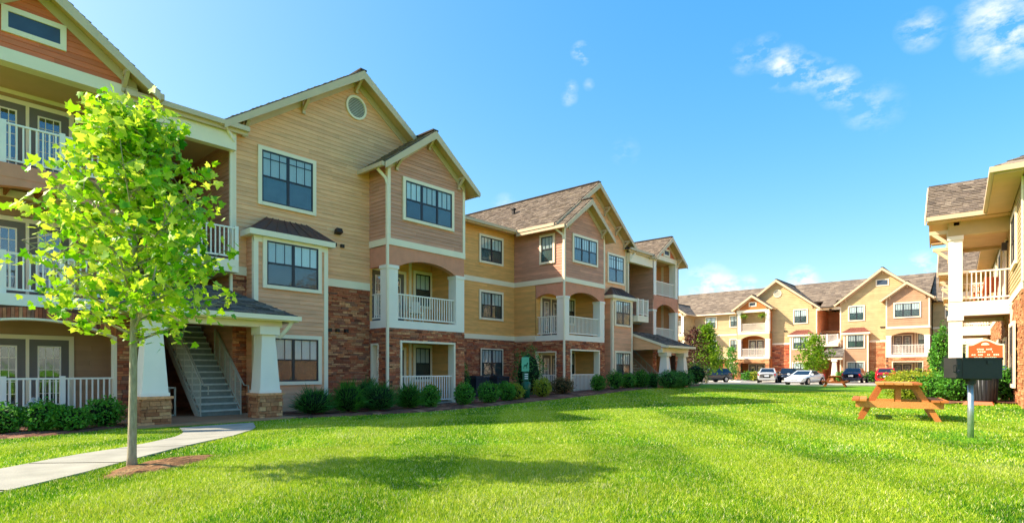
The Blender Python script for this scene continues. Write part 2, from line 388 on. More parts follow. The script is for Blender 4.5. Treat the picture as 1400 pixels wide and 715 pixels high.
def bracket(R, x, y, z, s=1):
    def f():
        return MB().box(-.05, .05, -.04, .02, -.42, 0).box(-.05, .05, -.42, -.04, -.1, 0).bar((0, -.02, -.36), (0, -.36, -.06), .09, .09).box(-.055, .055, -.05, .02, -.5, -.42)
    o = part('bracket', cached('bracket', lambda: f().mesh('bracket', 'fascia')), None, R, (x, y, z)); o.scale = (s, s, s); return o

# ------------------------------------------------------------------ roofs
def slope(R, pts, mt, lod=0, t=.14, name='roof', sof='soffit'):
    """pts: eave a, eave b, top b, top a (any convex planar polygon, first edge is the eave)"""
    P_ = [Vector(p) for p in pts]; U = (P_[1] - P_[0]).normalized(); N = (P_[1] - P_[0]).cross(P_[-1] - P_[0]).normalized()
    if N.z < 0: N = -N
    V = N.cross(U).normalized()
    if (P_[2] - P_[0]).dot(V) < 0: V = -V
    mb = MB(); n = len(P_); D = Vector((0, 0, -t))
    mb.face(P_, 0); mb.face([p + D for p in P_][::-1], 1)
    for i in range(n): mb.face([P_[i], P_[i] + D, P_[(i + 1) % n] + D, P_[(i + 1) % n]], 0)
    o = part(name, mb, ['roof felt', sof], R)
    poly = [((p - P_[0]).dot(U), (p - P_[0]).dot(V)) for p in P_]
    sh = MB(); ex = .145 if lod == 0 else .3
    clad(sh, poly, (P_[0], U, V, N), lambda: ex, lambda: random.uniform(.16, .34) * (1 if lod == 0 else 2), .004, lambda: random.choice((.012, .02, .028)), True)
    part('shingle', sh, mt, o, kind='stuff'); return o
def gable_roof(R, xl, xr, xa, za, p, yf, yb, mt, lod=0, yw=None, wl=None, wr=None, gut=(1, 1), brk=(), rake=.24):
    zl = za - p * (xa - xl); zr = za - p * (xr - xa)
    slope(R, [(xl, yf, zl), (xl, yb, zl), (xa, yb, za), (xa, yf, za)], mt, lod)
    slope(R, [(xr, yf, zr), (xr, yb, zr), (xa, yb, za), (xa, yf, za)], mt, lod)
    part('ridge_cap', MB().bar((xa, yf, za + .01), (xa, yb, za + .01), .26, .05), 'roof felt', R)
    for (x0, z0, sg) in ((xl, zl, 1), (xr, zr, -1)):
        part('rake_board', MB().ext([(x0, yf - .045, z0 - .03), (xa, yf - .045, za - .03), (xa, yf - .045, za - .03 - rake * 1.2), (x0, yf - .045, z0 - .03 - rake * .9)], (0, .042, 0)), 'fascia', R)
    for k, (x0, z0) in enumerate(((xl, zl), (xr, zr))):
        if gut[k]:
            s = -1 if k == 0 else 1
            part('gutter', MB().box(min(x0, x0 + .11 * s), max(x0, x0 + .11 * s), yf + .02, yb, z0 - .17, z0 - .03).box(x0 - .004 if s < 0 else x0 + .10, x0 - .10 if s < 0 else x0 + .004, yf + .03, yb - .01, z0 - .03, z0 - .02), 'fascia', R)
    if yw is not None:
        zu = lambda x: za - p * abs(x - xa) - .15
        for a, b in ((wl, xa), (xa, wr)):
            part('frieze_board', MB().ext([(a, yw - .045, zu(a)), (b, yw - .045, zu(b)), (b, yw - .045, zu(b) - .26), (a, yw - .045, zu(a) - .26)], (0, .03, 0)), 'fascia', R)
        for bx in brk: bracket(R, bx, yw - .05, zu(bx) - .03, max(.6, min(1, abs(yf - yw) / .46)))
def gpoly(x0, x1, z0, xa, za, p):
    zu = lambda x: za - p * abs(x - xa) - .14
    return [(x0, z0), (x1, z0), (x1, zu(x1)), (xa, zu(xa)), (x0, zu(x0))]
def downspout(R, pts, mt='trim'):
    mb = MB()
    for a, b in zip(pts, pts[1:]): mb.bar(a, b, .07, .09)
    return part('downspout', mb, mt, R)
def arch_panel(x0, x1, zs, zt, ztop, fixed, t, pl='f', mt='stucco', R=None, n=12, name='arch_panel', pad=(0, 0)):
    """solid between a segmental arch (spring zs, crown zt) and ztop; x0..x1 is the opening, pad extends beyond it"""
    O, U, V, N = [Vector(a) for a in frame(pl, fixed)]; mb = MB()
    P3 = lambda a, b: O + U * a + V * b
    if pad[0]: mb.ext([P3(x0 - pad[0], zs), P3(x0, zs), P3(x0, ztop), P3(x0 - pad[0], ztop)], -N * t)
    if pad[1]: mb.ext([P3(x1, zs), P3(x1 + pad[1], zs), P3(x1 + pad[1], ztop), P3(x1, ztop)], -N * t)
    f = lambda u: zs + (zt - zs) * (1 - (2 * u - 1) ** 2) ** .5 * 1.0 if False else zs + (zt - zs) * (1 - abs(2 * u - 1) ** 2.2)
    for k in range(n):
        a, b = k / n, (k + 1) / n; xa_, xb_ = x0 + (x1 - x0) * a, x0 + (x1 - x0) * b
        mb.ext([P3(xa_, f(a)), P3(xb_, f(b)), P3(xb_, ztop), P3(xa_, ztop)], -N * t)
    return part(name, mb, mt, R), f

# ------------------------------------------------------------------ building modules (local: x along the facade, y inwards, z up)
F2, F3 = 2.9, 5.8
def column(R, x, y, z0, z1, w=.42, mt='trim white', cap=True):
    mb = MB().box(x - w / 2, x + w / 2, y - w / 2, y + w / 2, z0, z1)
    if cap: mb.box(x - w / 2 - .03, x + w / 2 + .03, y - w / 2 - .03, y + w / 2 + .03, z1 - .12, z1 - .001)
    return part('column', mb, mt, R)
def bay(R, x0, x1, yf, ys, yr, za, p, pal, lod=0, sideop=None, win=None, ww=3, gy=None, stm='stone', side=True, clutter=False):
    """balcony bay: stone ground floor, arched balcony, sided third floor with its own gable"""
    xa = (x0 + x1) / 2; sid, inner, stuc = pal; gy = gy or ys
    G = -.45
    wall = siding(R, [gpoly(x0, x1, 5.75, xa, za, p)], 'f', yf, sid, lod, t=.2)
    zu0 = za - p * (xa - x0) - .14
    part('floor_block', MB().box(x0 + .01, x1 - .01, yf + .2, yr, 5.5, zu0 - .1), sid, R)
    if side: siding(R, [rect(yf, ys, 5.75, zu0)], 'l', x0, sid, lod, t=.1)
    siding(R, [rect(yf, ys, 5.75, zu0)], 'r', x1, sid, lod, t=.1)
    trim(R, [(x0 - .03, x1 + .03, yf - .035, yf, 5.52, 5.75), (x0 - .03, x0, yf, ys, 5.52, 5.75), (x1, x1 + .03, yf, ys, 5.52, 5.75),
             (x0 - .025, x0 + .1, yf - .03, yf, 5.75, zu0 - .02), (x1 - .1, x1 + .025, yf - .03, yf, 5.75, zu0 - .02),
             (x0 - .025, x0, yf, yf + .1, 5.75, zu0 - .02)])
    arch_panel(x0 + .45, x1 - .45, 4.8, 5.12, 5.52, yf + .01, .24, 'f', stuc, R, pad=(.45, .45))
    if sideop:
        arch_panel(sideop[0], sideop[1], 4.8, 5.0, 5.52, x0 + .01, .2, 'l', stuc, R, pad=(max(.01, sideop[0] - yf - .25), .02), n=6)
        if ys - sideop[1] > .2: siding(R, [rect(sideop[1] + .02, ys, 2.9, 5.5)], 'l', x0, inner, lod, t=.12)
    else:
        part('side_panel', MB().box(x0 + .01, x0 + .2, yf + .26, ys, 4.8, 5.52), stuc, R)
    part('side_panel', MB().box(x1 - .2, x1 - .01, yf + .26, ys, 4.8, 5.52), stuc, R)
    # second floor
    column(R, x0 + .22, yf + .22, 2.88, 4.82, .44); column(R, x1 - .22, yf + .22, 2.88, 4.82, .44)
    part('beam', MB().box(x0, x1, yf, yf + .3, 2.6, 2.88).box(x0, x0 + .3, yf + .3, ys, 2.6, 2.88).box(x1 - .3, x1, yf + .3, ys, 2.6, 2.88), 'trim white', R)
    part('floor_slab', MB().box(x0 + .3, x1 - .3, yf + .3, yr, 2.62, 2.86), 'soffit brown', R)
    railing(R, x0 + .45, yf + .14, 2.88, x1 - x0 - .9, 'f', .98, lod)
    if sideop: railing(R, x0 + .12, sideop[1], 2.88, sideop[1] - max(sideop[0], yf + .44), 'l', .98, lod)
    elif ys - yf > .6: railing(R, x0 + .12, ys - .02, 2.88, ys - yf - .46, 'l', .98, lod)
    # ground floor
    op0, op1, oz = x0 + .52, x1 - .52, 2.17
    stone(R, [rect(x0 + .01, op0, G, oz), rect(op1, x1, G, oz), rect(x0 + .01, x1, oz, 2.6)], 'f', yf + .03, stm, lod, t=.32)
    trim(R, [(op0, op0 + .07, yf - .05, yf + .3, -.15, oz - .07), (op1 - .07, op1, yf - .05, yf + .3, -.15, oz - .07), (op0, op1, yf - .05, yf + .3, oz - .07, oz)])
    so = (max(sideop[0], yf + .4), sideop[1]) if sideop else (yf + .5, ys - .12)
    stone(R, [rect(yf, so[0], G, 2.05), rect(so[1], ys, G, 2.05), rect(yf, ys, 2.05, 2.6)], 'l', x0 + .002, stm, lod, t=.2)
    trim(R, [(x0 - .04, x0 + .2, so[0], so[0] + .06, -.15, 2.0), (x0 - .04, x0 + .2, so[1] - .06, so[1], -.15, 2.0), (x0 - .04, x0 + .2, so[0], so[1], 2.0, 2.06)])
    railing(R, x0 + .1, so[1] - .06, -.12, so[1] - so[0] - .12, 'l', 1.0, lod)
    stone(R, [rect(yf + .35, ys, G, 2.6)], 'r', x1 - .03, stm, 1, t=.2)
    railing(R, op0 + .07, yf + .12, -.12, op1 - op0 - .14, 'f', 1.02, lod)
    part('patio_slab', MB().box(x0 + .2, x1 - .2, yf + .05, yr, -.45, -.12), 'concrete', R)
    # recess behind the balconies
    for z0, z1 in ((-.12, 2.62), (2.86, 5.5)):
        siding(R, [rect(x0 + .02, x1 - .02, z0, z1)], 'f', yr, inner, lod, t=.1)
        siding(R, [rect(yf + .45, yr, z0, z1)], 'l', x1 - .26, inner, 0, t=.02)
        door(R, x0 + .35, yr - .02, z0 + .01, 1.75, 2.12, 2)
        trim(R, [(x0 + 2.25, x0 + 2.37, yr - .05, yr, z0, z1)])
        window(R, x0 + 2.45, yr - .02, z0 + .75, 1.0, 1.5, 1)
    # gable
    gable_roof(R, x0 - .42, x1 + .42, xa, za, p, yf - .42, gy, MTR[R], lod, yf, x0, x1, (1, 1), (x0 + .35, xa, x1 - .35))
    if win: window(R, win[0], yf - .02, win[2], win[1] - win[0], win[3] - win[2], ww)
for nm_, lo_, hi_ in (('blind', .62, 1.12), ('screen', .7, 1.5)):
    t_ = MATS[nm_].node_tree; oi = t_.nodes.new('ShaderNodeObjectInfo'); m_r = t_.nodes.new('ShaderNodeMapRange'); m_r.inputs[3].default_value = lo_; m_r.inputs[4].default_value = hi_
    pb_ = t_.nodes['Principled BSDF']; src_ = pb_.inputs['Base Color'].links[0].from_socket; v_ = t_.nodes.new('ShaderNodeVectorMath'); v_.operation = 'SCALE'
    t_.links.new(oi.outputs['Random'], m_r.inputs[0]); t_.links.new(src_, v_.inputs[0]); t_.links.new(m_r.outputs[0], v_.inputs['Scale']); t_.links.new(v_.outputs[0], pb_.inputs['Base Color'])
MTR = {}
def box_bay(R, x0, x1, yf, yw, sid, lod=0, roof='metal roof', w=(.25, 1.95)):
    siding(R, [rect(x0, x1, -.45, 5.15)], 'f', yf, sid, lod, t=.1)
    siding(R, [rect(yf, yw, -.45, 5.15)], 'l', x0, sid, lod, t=.1)
    siding(R, [rect(yf, yw, -.45, 5.15)], 'r', x1, sid, 1, t=.1)
    part('box_core', MB().box(x0 + .08, x1 - .08, yf + .08, yw, -.45, 5.15), sid, R)
    trim(R, [(x0 - .02, x0 + .12, yf - .035, yf, -.3, 5.12), (x1 - .12, x1 + .02, yf - .035, yf, -.3, 5.12), (x0 - .02, x0, yf, yf + .1, -.3, 5.12), (x1, x1 + .02, yf, yf + .1, -.3, 5.12),
             (x0 - .02, x1 + .02, yf - .04, yf, 4.98, 5.16)])
    e = .2; a, b, c = x0 - e, x1 + e, yf - e; z0, z1 = 5.32, 5.88; ra, rb = x0 + .62, x1 - .5
    o = part('bay_roof', MB().box(a, b, c, yw, 5.15, z0).hexa([(a + .01, c + .01, z0), (b - .01, c + .01, z0), (b - .01, yw, z0), (a + .01, yw, z0), (ra, yw - .05, z1), (rb, yw - .05, z1), (rb, yw, z1), (ra, yw, z1)], 1), ['trim', roof], R)
    nS = 7
    for k in range(nS + 1):
        u = k / nS; p0 = Vector((a + .02 + (b - a - .04) * u, c + .02, z0)); p1 = Vector((ra + (rb - ra) * u, yw - .05, z1))
        part('standing_seam', MB().bar(p0, p1, .03, .05), roof, o)
    window(R, x0 + w[0], yf - .02, 3.6, w[1], 1.57, 2); window(R, x0 + w[0], yf - .02, .64, w[1], 1.57, 2)
def wing(R, x0, x1, yf, yr, ytop, za, p, pal, lod=0, attic=None, solid_left=True, brick_arch=False, gy=12, posts=0, ground='stone', thirdwin=False, basket=False):
    """balcony wing: ground patio, arched second floor, open third floor under a gable"""
    xa = (x0 + x1) / 2; gab, inner, stuc = pal[:3]; cw = .45
    siding(R, [gpoly(x0, x1, 8.48, xa, za, p)], 'f', yf, gab, lod, t=.2)
    part('header_beam', MB().box(x0 - .02, x1 + .02, yf - .05, yf + .3, 8.18, 8.48), 'trim', R)
    part('ceiling', MB().box(x0 + .05, x1 - .05, yf + .3, yr, 8.2, 8.34), 'soffit', R)
    for cx in (x0 + cw / 2, x1 - cw / 2): column(R, cx, yf + cw / 2, 5.88, 8.18, cw, 'trim white')
    part('floor_edge', MB().box(x0, x1, yf, yf + .25, 5.55, 5.87), 'trim' if lod else 'stucco', R)
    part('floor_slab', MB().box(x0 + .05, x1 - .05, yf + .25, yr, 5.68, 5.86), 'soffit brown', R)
    if lod == 0:
        for k in range(6): part('joist', MB().box(x0 + .55 + .6 * k, x0 + .6 + .6 * k, yf + .3, yr, 5.5, 5.68), 'joist', R)
    arch_panel(x0 + cw, x1 - cw, 4.95, 5.38, 5.56, yf + .01, .24, 'f', stuc, R, pad=(cw, cw))
    for cx in (x0 + cw / 2, x1 - cw / 2): column(R, cx, yf + cw / 2 + .01, 2.88, 4.96, cw, 'trim white')
    part('beam', MB().box(x0, x1, yf, yf + .3, 2.6, 2.88), 'trim white', R)
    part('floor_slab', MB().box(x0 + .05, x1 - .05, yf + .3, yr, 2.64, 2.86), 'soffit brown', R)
    for z in (2.88, 5.88): railing(R, x0 + cw, yf + .14, z, x1 - x0 - 2 * cw, 'f', .96, lod, post=posts)
    for z0, z1 in ((-.12, 2.64), (2.86, 5.68), (5.86, 8.3)):
        siding(R, [rect(x0 + .02, x1 - .02, z0, z1)], 'f', yr, inner, lod, t=.1)
        siding(R, [rect(yf + cw, yr, z0, z1)], 'l', x1 - .08, inner, lod, t=.06)
        if thirdwin and z0 > 2: window(R, xa - .9, yr - .02, z0 + .6, 1.6, 1.5, 2)
        else: door(R, xa - (.85 if brick_arch else 1.1), yr - .02, z0 + .01, 1.95, 2.12, 2)
        if lod == 0: 
            trim(R, [(x0 + .02, x1 - .02, yr - .045, yr, z1 - .2, z1 - .02), (x1 - .14, x1 - .081, yf + 1.05, yf + 1.2, z0, z1)])
    # ground floor
    if ground == 'stone':
        op0, op1 = x0 + cw, x1 - cw
        if brick_arch:
            for a, b in ((x0, op0), (op1, x1)):
                w_ = part('stone_column', MB().box(a, b, yf, yf + .4, -.45, 2.6), 'mortar', R)
                pcs = []
                clad(None, rect(a, b, -.3, 2.6), frame('f', yf), lambda: random.choice((.05, .065, .08, .1)), lambda: random.uniform(.16, .4), .009, lambda: random.uniform(.025, .06), pieces=pcs)
                for q in pcs: part('stone', q, 'stone', w_)
            ar, f = arch_panel(op0, op1, 1.95, 2.33, 2.6, yf + .02, .3, 'f', 'mortar', R, name='brick_arch')
            nb = 46
            for k in range(nb):
                u0, u1 = k / nb + .0012, (k + 1) / nb - .0012
                xa_, xb_ = op0 + (op1 - op0) * u0, op0 + (op1 - op0) * u1
                if xb_ < 1.6: continue
                d = random.uniform(.03, .05)
                h_ = min(.245, 2.59 - max(f(u0), f(u1)))
                part('brick', MB().ext([(xa_, yf + .02, f(u0)), (xb_, yf + .02, f(u1)), (xb_, yf + .02, f(u1) + h_), (xa_, yf + .02, f(u0) + h_)], (0, -d, 0), 0, random.random()), 'stone', ar)
            trimb = MB()
            for k in range(16):
                u0, u1 = k / 16, (k + 1) / 16
                trimb.ext([(op0 + (op1 - op0) * u0, yf - .05, f(u0) - .05), (op0 + (op1 - op0) * u1, yf - .05, f(u1) - .05), (op0 + (op1 - op0) * u1, yf - .05, f(u1)), (op0 + (op1 - op0) * u0, yf - .05, f(u0))], (0, .3, 0))
            part('arch_trim', trimb, 'trim', ar)
            trim(R, [(op1 - .07, op1, yf - .04, yf + .2, -.2, 1.95)])
        else:
            stone(R, [rect(x0, op0, -.45, 2.1), rect(op1, x1, -.45, 2.1), rect(x0, x1, 2.1, 2.6)], 'f', yf + .02, 'stone light' if lod else 'stone', lod, t=.3)
        railing(R, op0, yf + .12, -.12, op1 - op0, 'f', 1.04, lod, post=posts)
    part('patio_slab', MB().box(x0 + .1, x1 - .1, yf + .05, yr, -.45, -.12), 'concrete', R)
    if solid_left: siding(R, [rect(yf, ytop, -.45, za - p * (xa - x0) - .14)], 'l', x0, pal[3] if len(pal) > 3 else inner, lod, t=.08)
    gable_roof(R, x0 - .42, x1 + .42, xa, za, p, yf - .45, gy, MTR[R], lod, yf, x0, x1, (1, 1), (x0 + .3, x1 - .3))
    if attic: 
        a, b, c, d = attic; o = part('attic_window', MB().box(a, a + .12, yf - .06, yf, c, d).box(b - .12, b, yf - .06, yf, c, d).box(a + .12, b - .12, yf - .062, yf, c, c + .12).box(a + .12, b - .12, yf - .062, yf, d - .12, d), 'trim', R)
        part('pane', MB().box(a + .12, b - .12, yf - .03, yf - .01, c + .12, d - .12), 'attic glass', o)
def pillar(R, x, y, zb, zt, lod=0):
    bw = .66; o = part('porch_pillar', MB().box(x - bw / 2 + .04, x + bw / 2 - .04, y - bw / 2 + .04, y + bw / 2 - .04, zb - .2, zb + .62).taper(x, y, zb + .68, zt - .22, .56, .36, 1).box(x - .27, x + .27, y - .27, y + .27, zt - .22, zt, 1)
             .box(x - .3, x + .3, y - .3, y + .3, zb + .68, zb + .76, 1), ['mortar', 'trim white'], R)
    part('cap_stone', MB().box(x - bw / 2 - .03, x + bw / 2 + .03, y - bw / 2 - .03, y + bw / 2 + .03, zb + .62, zb + .68), 'stone', o)
    for pl, c, a in (('f', y - bw / 2 + .03, x), ('l', x - bw / 2 + .03, y), ('r', x + bw / 2 - .03, y)):
        pcs = []
        clad(None, rect(a - bw / 2 + .02, a + bw / 2 - .02, zb - .15, zb + .62), frame(pl, c), lambda: random.choice((.07, .09, .12)) * (1 if lod == 0 else 1.6), lambda: random.uniform(.14, .34) * (1 if lod == 0 else 1.5), .01, lambda: random.uniform(.02, .05), pieces=pcs)
        for q in pcs: part('stone', q, 'stone light', o)
    return o
def landing(R, x0, x1, yf, z=3.98, yb=1.5, lod=0):
    part('landing', MB().box(x0, x1, yf, yb, z, z + .36), 'trim', R)
    railing(R, x0 + .03, yf + .05, z + .36, x1 - x0 - .06, 'f', .96, lod, post=1)
    part('landing_post', MB().box(x1 - .1, x1, yf, yf + .1, z + .36, z + 1.36).box(x0, x0 + .1, yf, yf + .1, z + .36, z + 1.36), 'trim white', R)
def stairs(R, xl, xr, y0, zb, n=15, rise=.18, run=.205):
    fl = part('stair_flight', MB().ext([(xl, y0, zb), (xl, y0 + n * run, zb + n * rise), (xl, y0 + n * run + .3, zb + n * rise), (xl, y0 + .3, zb - .02)], (-.05, 0, 0))
              .ext([(xr, y0, zb), (xr, y0 + n * run, zb + n * rise), (xr, y0 + n * run + .3, zb + n * rise), (xr, y0 + .3, zb - .02)], (.05, 0, 0)), 'rail metal', R)
    for k in range(n):
        part('riser', MB().box(xl, xr, y0 + k * run + .02, y0 + k * run + .05, zb + k * rise, zb + (k + 1) * rise - .045), 'riser', fl)
        part('tread', MB().box(xl, xr, y0 + k * run - .015, y0 + (k + 1) * run + .03, zb + (k + 1) * rise - .045, zb + (k + 1) * rise), 'tread', fl)
    L_ = n - 1
    for x, nm in ((xl - .02, 0), (xr + .02, 1)):
        mb = MB(); z = zb + .15; e = n if nm == 0 else 9
        a = Vector((x, y0 + .0, zb + .95)); b = Vector((x, y0 + e * run, zb + e * rise + .95))
        mb.tube([(x, y0, zb - .02), a, b, (x, b.y, b.z - .9)], .022, 6)
        mb.tube([(x, y0, zb + .16), (x, b.y, b.z - .8)], .018, 6)
        for k in range(1, 5): 
            q = a.lerp(b, k / 5); mb.tube([q, q - Vector((0, 0, .9))], .016, 6)
        rl = part('stair_railing', mb, 'rail metal', R)
        for k in range(int((b.y - a.y) / .035)):
            q = a.lerp(b, k * .035 / (b.y - a.y))
            if k % 2 == 0: part('bar', cached('sbar', lambda: MB().box(-.005, .005, -.005, .005, -.82, 0).mesh('bar', 'mesh panel')), None, rl, q)
        part('handrail', MB().tube([(x + .09, y0 - .28, zb + .62), (x + .09, y0 - .30, zb + .85), (x + .09, y0, zb + .86), (x + .09, b.y, b.z - .09)], .02, 6), 'rail metal', rl)

# ------------------------------------------------------------------ ground
def sm(t): t = np.clip(t, 0, 1); return t * t * (3 - 2 * t)
def gz(x, y):
    x = np.asarray(x, float); y = np.asarray(y, float)
    b = -.22 + .30 * sm((x - 12) / 18)
    z = b * sm((y - 8.5) / 5.5) * (1 - sm((x - 42) / 5)) + .14 * sm((x - 16) / 6) * sm((3.5 - y) / 3) * (1 - sm((x - 42) / 6)) - .16 * sm((x - 42) / 8)
    return z
def gzf(x, y): return float(gz(x, y))
def axis(lo, hi, st, ext):
    a = list(np.arange(lo, hi + st / 2, st)); s = st; q = a[-1]
    while q < ext: s *= 1.5; q += s; a.append(q)
    s = st; q = a[0]
    while q > -ext: s *= 1.5; q -= s; a.insert(0, q)
    return np.array(a)
gx = axis(-6, 80, .5, 2500); gy_ = axis(-14, 42, .5, 2500)
XX, YY = np.meshgrid(gx, gy_, indexing='ij'); ZZ = gz(XX, YY)
me = bpy.data.meshes.new('lawn'); nx, ny = len(gx), len(gy_)
idx = np.arange(nx * ny).reshape(nx, ny)
fc = np.stack([idx[:-1, :-1], idx[1:, :-1], idx[1:, 1:], idx[:-1, 1:]], -1).reshape(-1, 4)
me.from_pydata(np.stack([XX, YY, ZZ], -1).reshape(-1, 3).tolist(), [], fc.tolist()); me.polygons.foreach_set('use_smooth', [True] * len(fc))
def lawn_material():
    m = bpy.data.materials.new('lawn soil and turf'); m.use_nodes = True; t = m.node_tree; N = t.nodes; p = N['Principled BSDF']
    tcn = N.new('ShaderNodeTexCoord')
    a = N.new('ShaderNodeTexNoise'); a.inputs['Scale'].default_value = 9; a.inputs['Detail'].default_value = 8; a.inputs['Roughness'].default_value = .75
    b = N.new('ShaderNodeTexNoise'); b.inputs['Scale'].default_value = .35; b.inputs['Detail'].default_value = 4
    t.links.new(tcn.outputs['Object'], a.inputs['Vector']); t.links.new(tcn.outputs['Object'], b.inputs['Vector'])
    r = N.new('ShaderNodeValToRGB'); e = r.color_ramp.elements
    e[0].position = .3; e[0].color = srgb(52, 98, 16); e[1].position = .72; e[1].color = srgb(160, 192, 44); q = e.new(.5); q.color = srgb(98, 150, 24)
    t.links.new(a.outputs[0], r.inputs[0])
    w = N.new('ShaderNodeTexWave'); w.inputs['Scale'].default_value = .114; w.inputs['Distortion'].default_value = .6; w.inputs['Detail'].default_value = 1; w.bands_direction = 'Y'  # mowing stripes: lighter and darker sheen of leaning blades put into the colour
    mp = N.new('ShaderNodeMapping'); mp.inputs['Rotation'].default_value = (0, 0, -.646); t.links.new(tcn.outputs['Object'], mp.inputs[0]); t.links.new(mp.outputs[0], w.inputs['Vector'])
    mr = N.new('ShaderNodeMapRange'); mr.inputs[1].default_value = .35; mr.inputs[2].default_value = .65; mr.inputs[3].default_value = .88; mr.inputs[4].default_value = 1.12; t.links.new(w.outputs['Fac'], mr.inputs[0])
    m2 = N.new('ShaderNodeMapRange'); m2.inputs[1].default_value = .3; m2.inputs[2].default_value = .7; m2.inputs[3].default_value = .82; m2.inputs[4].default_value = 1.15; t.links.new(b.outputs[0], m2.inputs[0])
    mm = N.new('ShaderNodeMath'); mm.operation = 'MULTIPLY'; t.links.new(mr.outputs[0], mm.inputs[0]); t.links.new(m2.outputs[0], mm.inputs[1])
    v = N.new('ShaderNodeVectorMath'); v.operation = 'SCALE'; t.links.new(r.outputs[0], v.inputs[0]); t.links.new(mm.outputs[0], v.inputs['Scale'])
    t.links.new(v.outputs[0], p.inputs['Base Color']); p.inputs['Roughness'].default_value = .9; p.inputs['Specular IOR Level'].default_value = .15
    bn = N.new('ShaderNodeTexNoise'); bn.inputs['Scale'].default_value = 35; bn.inputs['Detail'].default_value = 5; t.links.new(tcn.outputs['Object'], bn.inputs['Vector'])
    bu = N.new('ShaderNodeBump'); bu.inputs['Strength'].default_value = .9; bu.inputs['Distance'].default_value = .05; t.links.new(bn.outputs[0], bu.inputs['Height']); t.links.new(bu.outputs[0], p.inputs['Normal'])
    return m
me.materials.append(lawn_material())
o = bpy.data.objects.new('lawn', me); COL.objects.link(o); o['kind'] = 'structure'
def strip(name, A, B, off, mt, nseg=6, rough=0, thick=None, kind='structure', dens=4):
    """sheet between polyline A and polyline B that follows the ground; tint varies per cell"""
    def resample(P_, n):
        P_ = np.array(P_, float); d = np.r_[0, np.cumsum(np.linalg.norm(np.diff(P_, axis=0), axis=1))]; t = np.linspace(0, d[-1], n)
        return np.stack([np.interp(t, d, P_[:, 0]), np.interp(t, d, P_[:, 1])], -1)
    ln = np.linalg.norm(np.diff(np.array(A, float), axis=0), axis=1).sum(); n = max(2, int(ln * dens))
    a = resample(A, n); b = resample(B, n); k = nseg
    g = a[:, None] * (1 - np.linspace(0, 1, k + 1))[None, :, None] + b[:, None] * np.linspace(0, 1, k + 1)[None, :, None]
    z = gz(g[..., 0], g[..., 1]) + off + RN.uniform(-rough, rough, g.shape[:2])
    z[:, 0] = gz(g[:, 0, 0], g[:, 0, 1]) + (off if not rough else -.01); z[:, -1] = gz(g[:, -1, 0], g[:, -1, 1]) + (off if not rough else -.01)
    mb = MB(); mb.v = np.concatenate([g, z[..., None]], -1).reshape(-1, 3).tolist()
    for i in range(n - 1):
        for j in range(k):
            mb.f.append((i * (k + 1) + j, (i + 1) * (k + 1) + j, (i + 1) * (k + 1) + j + 1, i * (k + 1) + j + 1)); mb.m.append(0); mb.t.append(random.random() if rough else .5)
    if thick:
        for j in (0, k):
            for i in range(n - 1):
                p, q = mb.v[i * (k + 1) + j], mb.v[(i + 1) * (k + 1) + j]; mb.face([p, q, (q[0], q[1], q[2] - thick), (p[0], p[1], p[2] - thick)])
    o = part(name, mb, mt); o['kind'] = kind; return o
PN = [(-6, .2), (-2, 4.0), (.82, 6.76), (1.55, 7.4), (2.26, 8.15), (2.99, 8.88), (4.2, 10.1), (5.3, 11.8), (5.95, 13.0), (6.5, 14.35)]
PF = [(-6, 2.4), (-2, 6.0), (1.0, 8.35), (1.95, 9.2), (2.5, 9.6), (3.0, 10.2), (3.75, 11.4), (4.25, 12.5), (4.55, 13.3), (4.8, 14.3)]
walk = strip('sidewalk', PN, PF, .010, 'mortar', 5, thick=.08)
def rs(P_, n):
    P_ = np.array(P_, float); d = np.r_[0, np.cumsum(np.linalg.norm(np.diff(P_, axis=0), axis=1))]; t = np.linspace(0, d[-1], n)
    return np.stack([np.interp(t, d, P_[:, 0]), np.interp(t, d, P_[:, 1])], -1)
na, nf = rs(PN, 121), rs(PF, 121)
for k in range(0, 120, 10):
    a_ = na[k:k + 11].copy(); b_ = nf[k:k + 11].copy()
    for q in (a_, b_): q[0] += (q[1] - q[0]) * .13; q[-1] += (q[-2] - q[-1]) * .13
    sl = strip('slab', a_.tolist(), b_.tolist(), .028, 'concrete', 4, thick=.02); sl.parent = walk; del sl['kind']
B1 = ([(-3, 14.0), (1.5, 14.5), (2.6, 14.6), (3.4, 15.0), (4.05, 15.35)], [(-3, 17.55), (1.5, 17.55), (2.6, 17.55), (3.4, 17.55), (4.3, 17.55)])
B2 = ([(7.95, 14.9), (9, 14.6), (10.3, 14.3), (12, 14.1), (14, 14.2), (16.5, 14.4), (19, 14.5), (22, 14.6), (25, 15.0), (28, 15.3), (30.2, 15.6)],
      [(7.95, 17.5), (9, 17.8), (10.3, 17.8), (12.2, 17.7), (14, 17.2), (16, 19.5), (19, 20.5), (22, 20.5), (25, 17.3), (28, 17.7), (30.2, 17.7)])
B3 = ([(33.9, 15.6), (36, 15.7), (38.6, 16.6)], [(33.9, 17.7), (36, 17.7), (38.6, 19.5)])
for b in (B1, B2, B3): strip('mulch_bed', b[0], b[1], .035, 'mulch', 12, .02)
B4 = ([(21.5, 2.2), (24, 2.9), (28, 3.6), (34, 4.4), (44, 5.4)], [(21.5, -1.0), (24, -.6), (28, -.2), (34, .4), (44, 1.2)])
strip('mulch_bed', B4[0], B4[1], .035, 'mulch', 12, .02)
